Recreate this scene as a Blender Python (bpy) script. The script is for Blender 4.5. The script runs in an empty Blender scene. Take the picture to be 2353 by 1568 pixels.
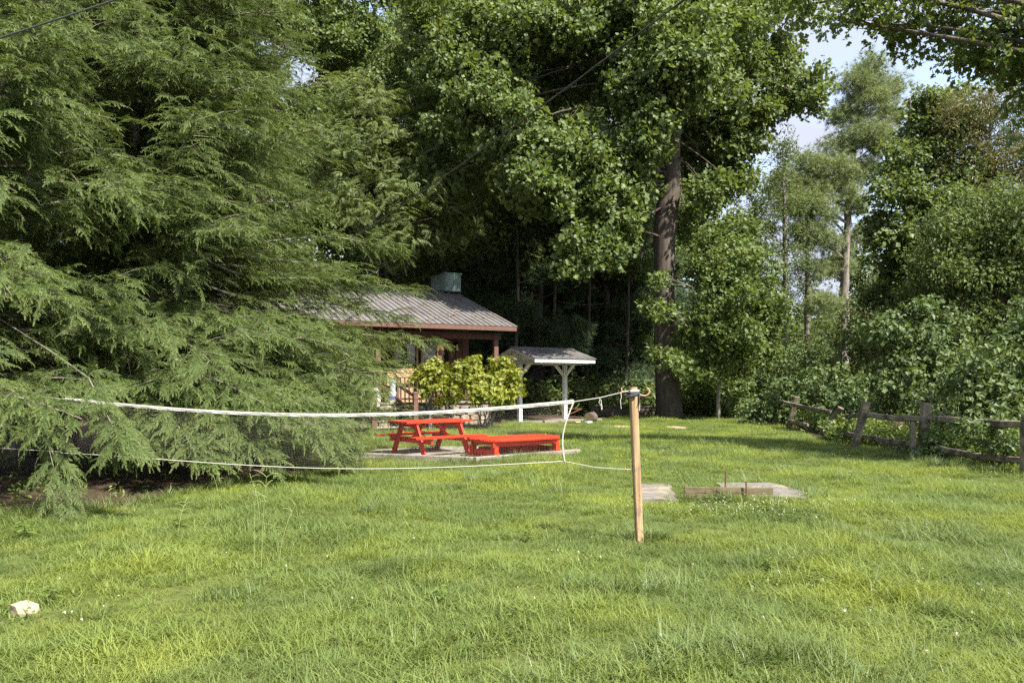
import bpy, math, random
import numpy as np
from mathutils import Vector, Matrix

random.seed(5)
RG = np.random.default_rng(11)
sc = bpy.context.scene
COL = sc.collection
PI = math.pi

# ------------------------------------------------------------------ camera
F, CX, HY, EYE = 1829.0, 1176.0, 880.0, 1.53      # survey numbers: focal length, principal column, horizon row, eye height
cam_d = bpy.data.cameras.new('camera')
cam = bpy.data.objects.new('camera', cam_d); COL.objects.link(cam)
cam.location = (0, 0, EYE); cam.rotation_euler = (PI/2, 0, 0)
cam_d.sensor_width = 36; cam_d.lens = 36*F/2352.0
cam_d.shift_y = (HY-784)/2352.0
cam_d.clip_start = 0.05; cam_d.clip_end = 3000
sc.camera = cam

# ------------------------------------------------------------------ sky, sun, exposure
SUN_EL, SUN_AZ = math.radians(50), math.radians(136)      # azimuth from +Y towards +X
w = bpy.data.worlds.new('World'); sc.world = w; w.use_nodes = True
nt = w.node_tree; nt.nodes.clear()
def _n(t, ty, **k):
    n = t.nodes.new(ty)
    for a, b in k.items(): setattr(n, a, b)
    return n
out = _n(nt, 'ShaderNodeOutputWorld'); bg = _n(nt, 'ShaderNodeBackground'); bg.inputs[1].default_value = 0.15
sky = _n(nt, 'ShaderNodeTexSky', sky_type='NISHITA', sun_disc=False, sun_elevation=SUN_EL, sun_rotation=SUN_AZ,
         air_density=1.0, dust_density=1.2, ozone_density=1.0)
tc = _n(nt, 'ShaderNodeTexCoord'); mp = _n(nt, 'ShaderNodeMapping'); mp.inputs['Scale'].default_value = (1, 1, 2.2)
nz = _n(nt, 'ShaderNodeTexNoise'); nz.inputs['Scale'].default_value = 2.6; nz.inputs['Detail'].default_value = 7
cr = _n(nt, 'ShaderNodeValToRGB'); cr.color_ramp.elements[0].position = .28; cr.color_ramp.elements[1].position = .55
mx = _n(nt, 'ShaderNodeMix', data_type='RGBA'); mx.inputs[7].default_value = (1.7, 1.8, 2.2, 1)
L = nt.links.new
L(tc.outputs['Generated'], mp.inputs[0]); L(mp.outputs[0], nz.inputs['Vector']); L(nz.outputs[0], cr.inputs[0])
L(cr.outputs[0], mx.inputs[0]); L(sky.outputs[0], mx.inputs[6]); L(mx.outputs[2], bg.inputs[0]); L(bg.outputs[0], out.inputs[0])
sd = bpy.data.lights.new('sun', 'SUN'); sd.energy = 4.3; sd.angle = math.radians(1.2); sd.color = (1, .945, .85)
sun = bpy.data.objects.new('sun', sd); COL.objects.link(sun)
sv = Vector((math.sin(SUN_AZ)*math.cos(SUN_EL), math.cos(SUN_AZ)*math.cos(SUN_EL), math.sin(SUN_EL)))
sun.rotation_euler = (-sv).to_track_quat('-Z', 'Y').to_euler(); sun.location = sv*60
sc.view_settings.view_transform = 'Standard'; sc.view_settings.look = 'None'
sc.view_settings.gamma = 1; sc.view_settings.use_curve_mapping = False; sc.view_settings.exposure = 1.65
sc.render.engine = 'CYCLES'
cy = sc.cycles
cy.max_bounces = 7; cy.diffuse_bounces = 3; cy.glossy_bounces = 2; cy.transmission_bounces = 4; cy.transparent_max_bounces = 6
cy.caustics_reflective = cy.caustics_refractive = False
cy.use_denoising = False
cy.sample_clamp_indirect = 6
sc.render.film_transparent = False

# ------------------------------------------------------------------ helpers: survey
def P(px, py, Y): return np.array([(px-CX)/F*Y, Y, EYE-(py-HY)/F*Y])
def G(px, py):
    Y = EYE*F/(py-HY); return np.array([(px-CX)/F*Y, Y, 0.0])

# ------------------------------------------------------------------ helpers: tagging
def tag(o, label=None, cat=None, group=None, kind=None):
    if label: o['label'] = label
    if cat: o['category'] = cat
    if group: o['group'] = group
    if kind: o['kind'] = kind
    return o
def thing(name, label, cat, loc=(0, 0, 0), rz=0, group=None):
    o = bpy.data.objects.new(name, None); COL.objects.link(o)
    o.empty_display_size = .2
    o.location = [float(c) for c in loc]; o.rotation_euler = (0, 0, rz)
    return tag(o, label, cat, group)
def copy_tree(o, parent=None):
    c = o.copy(); COL.objects.link(c)
    if parent is not None: c.parent = parent
    for ch in list(o.children): copy_tree(ch, c)
    return c

# ------------------------------------------------------------------ helpers: meshes
def unit(v):
    v = np.asarray(v, float); n = np.linalg.norm(v); return v/n if n > 1e-9 else v
class MB:
    def __init__(s): s.v = []; s.f = []; s.n = 0
    def add(s, vs, fs):
        b = s.n; s.v.extend([tuple(map(float, p)) for p in vs]); s.n += len(vs)
        s.f.extend([tuple(b+i for i in f) for f in fs]); return s
    def box(s, c, d, rz=0, M=None):
        x, y, z = d[0]/2, d[1]/2, d[2]/2
        vs = [(-x,-y,-z),(x,-y,-z),(x,y,-z),(-x,y,-z),(-x,-y,z),(x,-y,z),(x,y,z),(-x,y,z)]
        if M is None: M = Matrix.Rotation(rz, 3, 'Z')
        vs = [Vector(c)+M@Vector(p) for p in vs]
        return s.add(vs, [(0,3,2,1),(4,5,6,7),(0,1,5,4),(1,2,6,5),(2,3,7,6),(3,0,4,7)])
    def bar(s, p, q, wd, h, up=(0, 0, 1)):
        p, q = np.array(p, float), np.array(q, float); d = unit(q-p); up = np.array(up, float)
        sd_ = unit(np.cross(d, up)); u = np.cross(sd_, d); vs = []
        for e in (p, q):
            for a, b in ((-1,-1),(1,-1),(1,1),(-1,1)): vs.append(e+sd_*a*wd/2+u*b*h/2)
        return s.add(vs, [(0,1,2,3),(7,6,5,4),(0,4,5,1),(1,5,6,2),(2,6,7,3),(3,7,4,0)])
    def tube(s, pts, rad, n=8, cap=True, wob=0, seed=0):
        pts = [np.array(p, float) for p in pts]; m = len(pts)
        if np.isscalar(rad): rad = [rad]*m
        r_ = np.random.default_rng(seed) if wob else None
        vs = []; ref = None
        ph = r_.uniform(0, 6.28, 6) if wob else None
        for i in range(m):
            d = unit(pts[min(i+1, m-1)]-pts[max(i-1, 0)])
            if ref is None: ref = np.array([1., 0, 0]) if abs(d[0]) < .8 else np.array([0, 1., 0])
            a = unit(ref-d*np.dot(ref, d)); b = np.cross(d, a); ref = a
            for k in range(n):
                t = 2*PI*k/n; rr = rad[i]
                if wob: rr *= 1+wob*(math.sin(3*t+ph[0]+i*.6)*.5+math.sin(5*t+ph[1]-i*.4)*.3+math.sin(8*t+ph[2])*.25+r_.uniform(-.3, .3))
                vs.append(pts[i]+a*math.cos(t)*rr+b*math.sin(t)*rr)
        fs = []
        for i in range(m-1):
            for k in range(n):
                k2 = (k+1) % n; fs.append((i*n+k, i*n+k2, (i+1)*n+k2, (i+1)*n+k))
        if cap: fs.append(tuple(range(n-1, -1, -1))); fs.append(tuple((m-1)*n+k for k in range(n)))
        return s.add(vs, fs)
    def prism(s, poly, z0, z1):
        n = len(poly)
        vs = [(x, y, z0) for x, y in poly]+[(x, y, z1) for x, y in poly]
        fs = [tuple(range(n-1, -1, -1)), tuple(range(n, 2*n))]+[(i, (i+1) % n, n+(i+1) % n, n+i) for i in range(n)]
        return s.add(vs, fs)
    def mesh(s, name, m, smooth=False):
        me = bpy.data.meshes.new(name); me.from_pydata(s.v, [], s.f); me.update()
        for k in (m if isinstance(m, (list, tuple)) else [m]): me.materials.append(k)
        if smooth: me.polygons.foreach_set('use_smooth', [True]*len(me.polygons))
        return me
    def build(s, name, m, parent=None, bevel=0, smooth=False, link=True, loc=None, rot=None):
        o = bpy.data.objects.new(name, s.mesh(name, m, smooth))
        if link: COL.objects.link(o)
        if parent is not None: o.parent = parent
        if loc is not None: o.location = [float(c) for c in loc]
        if rot is not None: o.rotation_euler = rot
        if bevel:
            b = o.modifiers.new('bevel', 'BEVEL'); b.width = bevel; b.segments = 2; b.limit_method = 'ANGLE'; b.harden_normals = False
        return o
def again(src, parent=None, loc=None, rot=None, scale=None):
    o = src.copy(); COL.objects.link(o)
    if parent is not None: o.parent = parent
    if loc is not None: o.location = [float(c) for c in loc]
    if rot is not None: o.rotation_euler = rot
    if scale is not None: o.scale = scale
    return o

# ------------------------------------------------------------------ materials
def newmat(name):
    m = bpy.data.materials.new(name); m.use_nodes = True; t = m.node_tree; t.nodes.clear()
    return m, t, _n(t, 'ShaderNodeOutputMaterial')
def col4(c): return (c[0], c[1], c[2], 1)
def mixc(t, fac, a, b, blend='MIX'):
    m = _n(t, 'ShaderNodeMix', data_type='RGBA', blend_type=blend)
    for s, v in ((0, fac), (6, a), (7, b)):
        if isinstance(v, bpy.types.NodeSocket): t.links.new(v, m.inputs[s])
        elif s == 0: m.inputs[0].default_value = v
        else: m.inputs[s].default_value = col4(v)
    return m.outputs[2]
def maprange(t, v, a, b, c=0, d=1):
    n = _n(t, 'ShaderNodeMapRange'); t.links.new(v, n.inputs[0])
    for i, k in enumerate((a, b, c, d)): n.inputs[i+1].default_value = k
    return n.outputs[0]
def noise(t, vec, scale, detail=4, rough=.55):
    n = _n(t, 'ShaderNodeTexNoise'); n.inputs['Scale'].default_value = scale
    n.inputs['Detail'].default_value = detail; n.inputs['Roughness'].default_value = rough
    if vec is not None: t.links.new(vec, n.inputs['Vector'])
    return n.outputs[0]
def mapping(t, vec, scale, rot=(0, 0, 0)):
    n = _n(t, 'ShaderNodeMapping'); n.inputs['Scale'].default_value = scale; n.inputs['Rotation'].default_value = rot
    t.links.new(vec, n.inputs[0]); return n.outputs[0]
def math_(t, op, a, b):
    n = _n(t, 'ShaderNodeMath', operation=op)
    for i, v in enumerate((a, b)):
        if isinstance(v, bpy.types.NodeSocket): t.links.new(v, n.inputs[i])
        else: n.inputs[i].default_value = v
    return n.outputs[0]

def surf(name, c1, c2, scale=(4, 4, 4), rough=.75, bump=.25, det=5, c3=None, s3=1.2, t3=(.55, .7), metal=0, spec=.35, bscale=None, coat=0, per_obj=0.0):
    """two-tone grained surface in object space, a third colour for patches of wear"""
    m, t, o = newmat(name)
    tcn = _n(t, 'ShaderNodeTexCoord'); oi = _n(t, 'ShaderNodeObjectInfo')
    ad = _n(t, 'ShaderNodeVectorMath', operation='ADD'); cmb = _n(t, 'ShaderNodeCombineXYZ')
    r = math_(t, 'MULTIPLY', oi.outputs['Random'], 37.0)
    for i in range(3): t.links.new(r, cmb.inputs[i])
    t.links.new(tcn.outputs['Object'], ad.inputs[0]); t.links.new(cmb.outputs[0], ad.inputs[1])
    v = mapping(t, ad.outputs[0], scale)
    n1 = noise(t, v, 1.0, det, .62)
    c = mixc(t, maprange(t, n1, .32, .68), c1, c2)
    if c3 is not None:
        n3 = noise(t, ad.outputs[0], s3, 4, .6)
        c = mixc(t, maprange(t, n3, t3[0], t3[1]), c, c3)
    if per_obj:
        c = mixc(t, 1.0, c, mixc(t, oi.outputs['Random'], (1-per_obj,)*3, (1+per_obj,)*3), 'MULTIPLY')
    b = _n(t, 'ShaderNodeBsdfPrincipled'); b.inputs['Roughness'].default_value = rough; b.inputs['Metallic'].default_value = metal
    b.inputs['Specular IOR Level'].default_value = spec; b.inputs['Coat Weight'].default_value = coat
    t.links.new(c, b.inputs['Base Color'])
    if bump:
        bn = _n(t, 'ShaderNodeBump'); bn.inputs['Strength'].default_value = bump; bn.inputs['Distance'].default_value = .02
        src = n1 if bscale is None else noise(t, mapping(t, ad.outputs[0], bscale), 1, 6, .7)
        t.links.new(src, bn.inputs['Height']); t.links.new(bn.outputs[0], b.inputs['Normal'])
    t.links.new(b.outputs[0], o.inputs[0]); return m

def leafmat(name, c1, c2, c3=None, f3=.12, trans=.3, rough=.45, spec=.35, tip=None, tone=None, patch=.35):
    """c1..c2 vary leaf by leaf and spray by spray; c3 is the odd leaf; tip = colour of new growth (mesh attribute)"""
    m, t, o = newmat(name)
    ge = _n(t, 'ShaderNodeNewGeometry'); oi = _n(t, 'ShaderNodeObjectInfo')
    n1 = noise(t, ge.outputs['Position'], patch, 3, .6)
    f = math_(t, 'ADD', math_(t, 'MULTIPLY', ge.outputs['Random Per Island'], .35),
              math_(t, 'ADD', math_(t, 'MULTIPLY', oi.outputs['Random'], .3), math_(t, 'MULTIPLY', maprange(t, n1, .35, .65), .35)))
    c = mixc(t, f, c1, c2)
    if tone is not None:
        n2 = noise(t, ge.outputs['Position'], tone[0], 4, .62)
        c = mixc(t, maprange(t, n2, tone[2], tone[3], 0, tone[4]), c, tone[1])
    if c3 is not None:
        c = mixc(t, maprange(t, ge.outputs['Random Per Island'], 1-f3, 1-f3+.02), c, c3)
    if tip is not None:
        at = _n(t, 'ShaderNodeAttribute', attribute_name='tip')
        c = mixc(t, at.outputs['Fac'], c, tip)
    b = _n(t, 'ShaderNodeBsdfPrincipled'); b.inputs['Roughness'].default_value = rough; b.inputs['Specular IOR Level'].default_value = spec
    t.links.new(c, b.inputs['Base Color'])
    tr = _n(t, 'ShaderNodeBsdfTranslucent'); t.links.new(mixc(t, 1.0, c, (1.5, 1.45, .6), 'MULTIPLY'), tr.inputs[0])
    ms = _n(t, 'ShaderNodeMixShader'); ms.inputs[0].default_value = trans
    t.links.new(b.outputs[0], ms.inputs[1]); t.links.new(tr.outputs[0], ms.inputs[2])
    t.links.new(ms.outputs[0], o.inputs[0]); return m

M = {}
M['hemlock'] = leafmat('hemlock needles', (0.053, 0.086, 0.031), (0.110, 0.149, 0.048), tip=(0.246, 0.313, 0.086), trans=.25, rough=.55, spec=.25, patch=.5)
M['tulip'] = leafmat('tulip tree leaves', (0.088, 0.130, 0.047), (0.163, 0.210, 0.068), c3=(0.350, 0.350, 0.053), f3=.025, trans=.34, rough=.5, spec=.3)
M['maple'] = leafmat('maple leaves', (0.086, 0.130, 0.039), (0.151, 0.200, 0.059), c3=(0.259, 0.281, 0.054), f3=.03, trans=.35, rough=.5, spec=.3)
M['walnut'] = leafmat('walnut leaves', (.095, .135, .042), (.165, .200, .066), trans=.36, rough=.5, spec=.3)
M['darkleaf'] = leafmat('forest leaves', (0.077, 0.115, 0.041), (0.161, 0.206, 0.069), trans=.33, rough=.55, spec=.25)
M['olive'] = leafmat('olive leaves', (.11, .125, .05), (.20, .19, .085), c3=(.26, .17, .08), f3=.1, trans=.25)
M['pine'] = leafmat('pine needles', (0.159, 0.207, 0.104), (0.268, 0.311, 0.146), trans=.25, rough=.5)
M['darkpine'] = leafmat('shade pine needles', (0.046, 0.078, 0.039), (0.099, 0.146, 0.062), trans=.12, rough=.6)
M['vine'] = leafmat('vine leaves', (0.066, 0.108, 0.042), (0.138, 0.185, 0.062), c3=(0.308, 0.330, 0.066), f3=.008, trans=.28, rough=.5, spec=.3)
M['weedleaf'] = leafmat('weed leaves', (.085, .140, .030), (.17, .22, .05), c3=(.35, .24, .06), f3=.02, trans=.3)
M['rhodo'] = leafmat('rhododendron leaves', (.14, .18, .022), (.30, .32, .036), c3=(.32, .24, .06), f3=.02, trans=.25, rough=.38, spec=.5, patch=.9)
M['grass'] = leafmat('lawn grass', (0.099, 0.147, 0.043), (0.184, 0.233, 0.070), c3=(0.325, 0.299, 0.145), f3=.018, trans=.34, rough=.55, spec=.25,
                     tone=(.55, (0.257, 0.299, 0.051), .47, .66, .8), patch=.9)
M['rushgrass'] = leafmat('coarse grass', (0.090, 0.135, 0.043), (0.162, 0.207, 0.070), c3=(0.342, 0.315, 0.144), f3=.03, trans=.25, rough=.45)
M['broadgrass'] = leafmat('broad lawn grass', (.128, .185, .046), (.215, .262, .070), c3=(.31, .30, .14), f3=.02, trans=.36, rough=.55, spec=.25)
M['clover'] = surf('clover bloom', (0.546, 0.510, 0.440), (0.704, 0.686, 0.634), rough=.8, bump=0)
M['bark'] = surf('tree bark', (0.042, 0.033, 0.026), (0.123, 0.101, 0.081), scale=(9, 9, 1.6), rough=.95, bump=1.0, det=8, c3=(0.088, 0.075, 0.057), s3=.8)
M['darkbark'] = surf('shade bark', (0.052, 0.041, 0.032), (0.138, 0.115, 0.092), scale=(8, 8, 1.3), rough=.95, bump=.9, det=7)
M['palebark'] = surf('pale bark', (.11, .095, .08), (.25, .225, .195), scale=(7, 7, 1.8), rough=.95, bump=.6, det=7)
M['hembark'] = surf('hemlock bark', (0.106, 0.088, 0.070), (0.264, 0.238, 0.194), scale=(8, 8, 3), rough=.95, bump=.6)
M['red'] = surf('red paint', (.55, .024, .005), (.70, .042, .008), scale=(3, 22, 22), rough=.5, bump=.25, c3=(.46, .022, .008), s3=3, coat=.03, per_obj=.1)
M['white'] = surf('white paint', (0.581, 0.581, 0.572), (0.722, 0.722, 0.713), scale=(6, 6, 6), rough=.6, bump=.12, c3=(0.484, 0.475, 0.440), s3=2.2, t3=(.58, .75), per_obj=.04)
M['brown'] = surf('brown stain', (0.101, 0.053, 0.040), (0.145, 0.074, 0.055), scale=(14, 14, 2), rough=.7, bump=.25, per_obj=.08)
M['siding'] = surf('siding stain', (0.075, 0.033, 0.025), (0.110, 0.049, 0.037), scale=(16, 16, 1.5), rough=.75, bump=.35, per_obj=.1)
M['roofmetal'] = surf('weathered roof metal', (0.194, 0.180, 0.172), (0.299, 0.286, 0.277), scale=(9, .8, 3), rough=.42, bump=.06, metal=.35, spec=.5,
                      c3=(0.132, 0.106, 0.088), s3=.9, t3=(.52, .72), per_obj=.08)
M['chimney'] = surf('green flue metal', (.19, .27, .24), (.27, .36, .33), scale=(1.5, 1.5, 7), rough=.45, bump=.05, metal=.25, c3=(.10, .135, .12), s3=3)
M['darkmetal'] = surf('dark metal', (.018, .018, .018), (.035, .033, .03), rough=.5, bump=.1, metal=.4)
M['rust'] = surf('rusty iron', (.085, .040, .025), (.16, .075, .045), scale=(30, 30, 30), rough=.9, bump=.4)
M['cardboard'] = surf('cardboard', (0.370, 0.246, 0.136), (0.440, 0.304, 0.176), scale=(3, 3, 14), rough=.85, bump=.05, per_obj=.06)
M['postwood'] = surf('post wood', (.20, .125, .062), (.47, .335, .19), scale=(38, 38, 1.6), rough=.85, bump=.6, c3=(.17, .12, .085), s3=6, t3=(.55, .72), det=7)
M['stalk'] = surf('grass stalk', (.19, .24, .075), (.27, .30, .11), rough=.7, bump=0)
M['fencewood'] = surf('old fence wood', (0.115, 0.098, 0.069), (0.276, 0.236, 0.172), scale=(20, 20, 20), rough=.95, bump=.6, c3=(0.063, 0.052, 0.037), s3=2.6, t3=(.48, .62), per_obj=.2)
M['greywood'] = surf('weathered timber', (0.180, 0.154, 0.124), (0.300, 0.266, 0.225), scale=(2.2, 26, 26), rough=.95, bump=.5, c3=(0.120, 0.098, 0.075), s3=3, per_obj=.1)
M['boardwood'] = surf('treated board', (.105, .082, .046), (.19, .15, .085), scale=(2.5, 30, 30), rough=.9, bump=.4, c3=(.07, .065, .035), s3=3)
M['stone'] = surf('field stone', (.17, .135, .10), (.33, .275, .21), scale=(7, 7, 7), rough=.95, bump=.6, per_obj=.25)
M['mortar'] = surf('mortar', (.085, .07, .055), (.15, .125, .10), scale=(12, 12, 12), rough=1, bump=.5)
M['rock'] = surf('pale rock', (0.317, 0.255, 0.176), (0.422, 0.352, 0.255), scale=(9, 9, 9), rough=.95, bump=.6, c3=(0.352, 0.264, 0.176), s3=6)
M['concrete'] = surf('grey slab', (0.114, 0.106, 0.092), (0.194, 0.176, 0.154), scale=(7, 7, 7), rough=.95, bump=.5, c3=(0.282, 0.224, 0.150), s3=2.4, t3=(.52, .64))
M['gravel'] = surf('gravel', (0.173, 0.155, 0.137), (0.360, 0.331, 0.295), scale=(60, 60, 60), rough=.95, bump=1.0, c3=(0.144, 0.122, 0.094), s3=1.6)
M['bare'] = surf('bare soil', (.30, .22, .13), (.44, .34, .22), scale=(25, 25, 25), rough=1, bump=.5)
M['tape'] = surf('net tape', (0.422, 0.405, 0.370), (0.563, 0.550, 0.510), scale=(25, 25, 25), rough=.85, bump=.4, c3=(0.387, 0.370, 0.326), s3=3.5, t3=(.52, .7))
M['cord'] = surf('cord', (0.458, 0.431, 0.370), (0.598, 0.572, 0.502), scale=(60, 60, 60), rough=.9, bump=.3)
M['thread'] = surf('net thread', (.20, .175, .15), (.28, .25, .22), rough=.9, bump=0)
M['wire'] = surf('cable jacket', (.035, .035, .035), (.06, .06, .06), rough=.45, bump=0)
M['purple'] = surf('purple label', (.10, .05, .36), (.12, .07, .42), rough=.5, bump=0)
M['plastic'] = surf('white plastic', (0.616, 0.616, 0.616), (0.686, 0.686, 0.686), rough=.4, bump=0)
M['greyplastic'] = surf('grey plastic', (.30, .33, .36), (.36, .39, .42), rough=.45, bump=0)
M['copper'] = surf('hook', (.50, .27, .19), (.62, .36, .26), rough=.45, bump=.05, metal=.2)
M['blackcloth'] = surf('black strap', (.02, .02, .025), (.05, .05, .06), rough=.7, bump=.3)
M['curtain'] = surf('curtain', (0.300, 0.288, 0.258), (0.372, 0.360, 0.324), scale=(20, 20, .4), rough=.9, bump=.3)
M['frame'] = surf('window frame', (.34, .27, .17), (.42, .34, .22), rough=.6, bump=.1)
M['lampglass'] = surf('lamp glass', (.55, .48, .28), (.65, .58, .36), rough=.25, bump=0)
M['ink'] = surf('print', (.10, .07, .05), (.14, .10, .07), rough=.8, bump=0)
M['leaflitter'] = surf('dead leaf', (.22, .12, .06), (.34, .20, .11), rough=.9, bump=.2)
def glass():
    m, t, o = newmat('window glass')
    b = _n(t, 'ShaderNodeBsdfPrincipled'); b.inputs['Base Color'].default_value = (.9, .95, .93, 1)
    b.inputs['Roughness'].default_value = .04; b.inputs['Transmission Weight'].default_value = .0
    g = _n(t, 'ShaderNodeBsdfTransparent'); g.inputs[0].default_value = (.85, .9, .88, 1)
    gl = _n(t, 'ShaderNodeBsdfGlossy'); gl.inputs['Roughness'].default_value = .05
    fr = _n(t, 'ShaderNodeFresnel'); fr.inputs[0].default_value = 1.5
    ms = _n(t, 'ShaderNodeMixShader'); t.links.new(fr.outputs[0], ms.inputs[0]); t.links.new(g.outputs[0], ms.inputs[1]); t.links.new(gl.outputs[0], ms.inputs[2])
    t.links.new(ms.outputs[0], o.inputs[0]); return m
M['glass'] = glass()

# ------------------------------------------------------------------ geometry-node scatter (leaves of one crown, blades of the lawn)
GROUPS = {}
def gn_group(key, objs):
    if key in GROUPS: return GROUPS[key]
    ng = bpy.data.node_groups.new('scatter '+key, 'GeometryNodeTree')
    ng.interface.new_socket('Geometry', in_out='INPUT', socket_type='NodeSocketGeometry')
    ng.interface.new_socket('Geometry', in_out='OUTPUT', socket_type='NodeSocketGeometry')
    gi = _n(ng, 'NodeGroupInput'); go = _n(ng, 'NodeGroupOutput')
    jn = _n(ng, 'GeometryNodeJoinGeometry'); ip = _n(ng, 'GeometryNodeInstanceOnPoints')
    for o in reversed(objs):
        a = _n(ng, 'GeometryNodeObjectInfo'); a.inputs['Object'].default_value = o
        b = _n(ng, 'GeometryNodeGeometryToInstance')
        ng.links.new(a.outputs['Geometry'], b.inputs[0]); ng.links.new(b.outputs[0], jn.inputs[0])
    def named(n, ty):
        k = _n(ng, 'GeometryNodeInputNamedAttribute', data_type=ty); k.inputs[0].default_value = n; return k.outputs[0]
    er = _n(ng, 'FunctionNodeEulerToRotation')
    ng.links.new(named('rot', 'FLOAT_VECTOR'), er.inputs[0])
    ng.links.new(gi.outputs[0], ip.inputs['Points']); ng.links.new(jn.outputs[0], ip.inputs['Instance'])
    ip.inputs['Pick Instance'].default_value = True
    ng.links.new(named('idx', 'INT'), ip.inputs['Instance Index']); ng.links.new(er.outputs[0], ip.inputs['Rotation'])
    ng.links.new(named('scl', 'FLOAT'), ip.inputs['Scale']); ng.links.new(ip.outputs[0], go.inputs[0])
    GROUPS[key] = ng; return ng
def norm_rows(a): return a/np.maximum(np.linalg.norm(a, axis=1, keepdims=True), 1e-9)
def scatter(name, key, objs, pos, xd, zd, scl, parent=None):
    """one object: each point carries one small spray, clump or tuft; x axis along xd, z axis near zd"""
    pos = np.asarray(pos, float); n = len(pos)
    x = norm_rows(np.asarray(xd, float)); z = np.asarray(zd, float); z = norm_rows(z-x*np.sum(x*z, 1, keepdims=True)); y = np.cross(z, x)
    eul = np.stack([np.arctan2(y[:, 2], z[:, 2]), np.arcsin(np.clip(-x[:, 2], -1, 1)), np.arctan2(x[:, 1], x[:, 0])], 1)
    me = bpy.data.meshes.new(name); me.vertices.add(n); me.vertices.foreach_set('co', pos.astype(np.float32).ravel())
    a = me.attributes.new('rot', 'FLOAT_VECTOR', 'POINT'); a.data.foreach_set('vector', eul.astype(np.float32).ravel())
    a = me.attributes.new('scl', 'FLOAT', 'POINT'); a.data.foreach_set('value', np.asarray(scl, np.float32)*np.ones(n, np.float32))
    a = me.attributes.new('idx', 'INT', 'POINT'); a.data.foreach_set('value', RG.integers(0, len(objs), n).astype(np.int32))
    me.update()
    o = bpy.data.objects.new(name, me); COL.objects.link(o)
    if parent is not None: o.parent = parent; o['kind'] = 'stuff'
    md = o.modifiers.new('scatter', 'NODES'); md.node_group = gn_group(key, objs)
    return o

# ---- leaf shapes (right half outlines, stalk at 0, tip at x=1)
TULIP = [(0, 0), (.04, .30), (.22, .48), (.45, .34), (.78, .44), (.98, .24), (.86, 0)]
MAPLE = [(0, 0), (-.08, .22), (.18, .50), (.30, .28), (.62, .46), (.66, .18), (1, 0)]
OVAL = [(0, 0), (.28, .25), (.65, .21), (1, 0)]
HEART = [(0, 0), (-.10, .26), (.22, .42), (.6, .24), (1, 0)]
NOVAL = [(0, 0), (.35, .15), (.7, .13), (1, 0)]
LANCE = [(0, 0), (.3, .13), (.65, .11), (1, 0)]
def leaf(mb, p, d, nrm, size, outline, fold=.25, curl=.15):
    d = unit(d); nrm = np.asarray(nrm, float); nrm = unit(nrm-d*np.dot(nrm, d)); s = np.cross(nrm, d)
    for sg in (1, -1):
        vs = [np.array(p)+size*(d*x+s*sg*y+nrm*(fold*abs(y)-curl*x*x)) for x, y in outline]
        idx = list(range(len(vs)))
        mb.add(vs, [tuple(idx if sg > 0 else idx[::-1])])
def leafobj(name, mb, m):
    me = mb.mesh(name, m)
    import bmesh
    bm = bmesh.new(); bm.from_mesh(me); bmesh.ops.remove_doubles(bm, verts=bm.verts, dist=1e-5); bm.to_mesh(me); bm.free()
    return bpy.data.objects.new(name, me)
def clump(name, m, n, r, size, outline, seed, up=.9, droop=.25, flat=.75):
    g = np.random.default_rng(seed); mb = MB()
    for k in range(n):
        p = g.normal(0, 1, 3); p = unit(p)*r*g.uniform(.25, 1)**.6; p[2] *= flat
        d = unit(p)*.8+g.normal(0, .55, 3); d[2] -= droop
        nr = np.array([0, 0, up])+g.normal(0, .5, 3)+unit(p)*.35
        leaf(mb, p, d, nr, size*g.uniform(.7, 1.15), outline, g.uniform(.1, .4), g.uniform(0, .35))
    return leafobj(name, mb, m)
def compound(name, m, n, r, seed, llen=.11, pairs=7, rach=.42):
    g = np.random.default_rng(seed); mb = MB()
    for k in range(n):
        a = g.uniform(0, 6.28); p = np.array([math.cos(a)*r*g.uniform(.05, .8), math.sin(a)*r*g.uniform(.05, .8), g.uniform(-.15, .2)])
        d = np.array([math.cos(a)+g.normal(0, .3), math.sin(a)+g.normal(0, .3), g.uniform(-.1, .5)]); d = unit(d)
        s = unit(np.cross(d, [0, 0, 1])); L_ = rach*g.uniform(.7, 1.2)
        for i in range(pairs):
            t = (i+1)/pairs; q = p+d*L_*t+np.array([0, 0, -.28*L_*t*t*1.6])
            for sg in (1, -1):
                leaf(mb, q, s*sg*.9+d*.5+np.array([0, 0, -.45]), np.array([0, 0, 1.])+g.normal(0, .25, 3), llen*(1-.4*abs(t-.5))*g.uniform(.8, 1.15), LANCE if llen > .1 else OVAL, .1, .25)
    return leafobj(name, mb, m)
def needles(name, m, n, r, seed, wd=.006):
    g = np.random.default_rng(seed); mb = MB()
    for b in range(9):
        c = g.normal(0, r*.55, 3); c[2] *= .55; ax = unit(c+np.array([0, 0, .25*r]))
        for k in range(n//9):
            d = unit(ax*.7+g.normal(0, .7, 3)); s = unit(np.cross(d, g.normal(0, 1, 3)))*wd
            q = c+d*r*g.uniform(.4, .75)
            mb.add([c-s, c+s, q], [(0, 1, 2)])
    return bpy.data.objects.new(name, mb.mesh(name, m))
def whorls(name, m, n, seed, r=.28, size=.13):
    g = np.random.default_rng(seed); mb = MB()
    for k in range(n):
        p = unit(g.normal(0, 1, 3))*r*g.uniform(.3, 1); ax = unit(p*1.3+np.array([0, 0, r*1.1])+g.normal(0, .05, 3))
        e = unit(np.cross(ax, [.3, .8, .1])); f = np.cross(ax, e)
        for i in range(9):
            a = i*2.4+g.uniform(-.2, .2); d = ax*g.uniform(.05, .75)+e*math.cos(a)+f*math.sin(a)
            leaf(mb, p, d, ax, size*g.uniform(.7, 1.15), NOVAL, .15, .15)
    return leafobj(name, mb, m)
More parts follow.
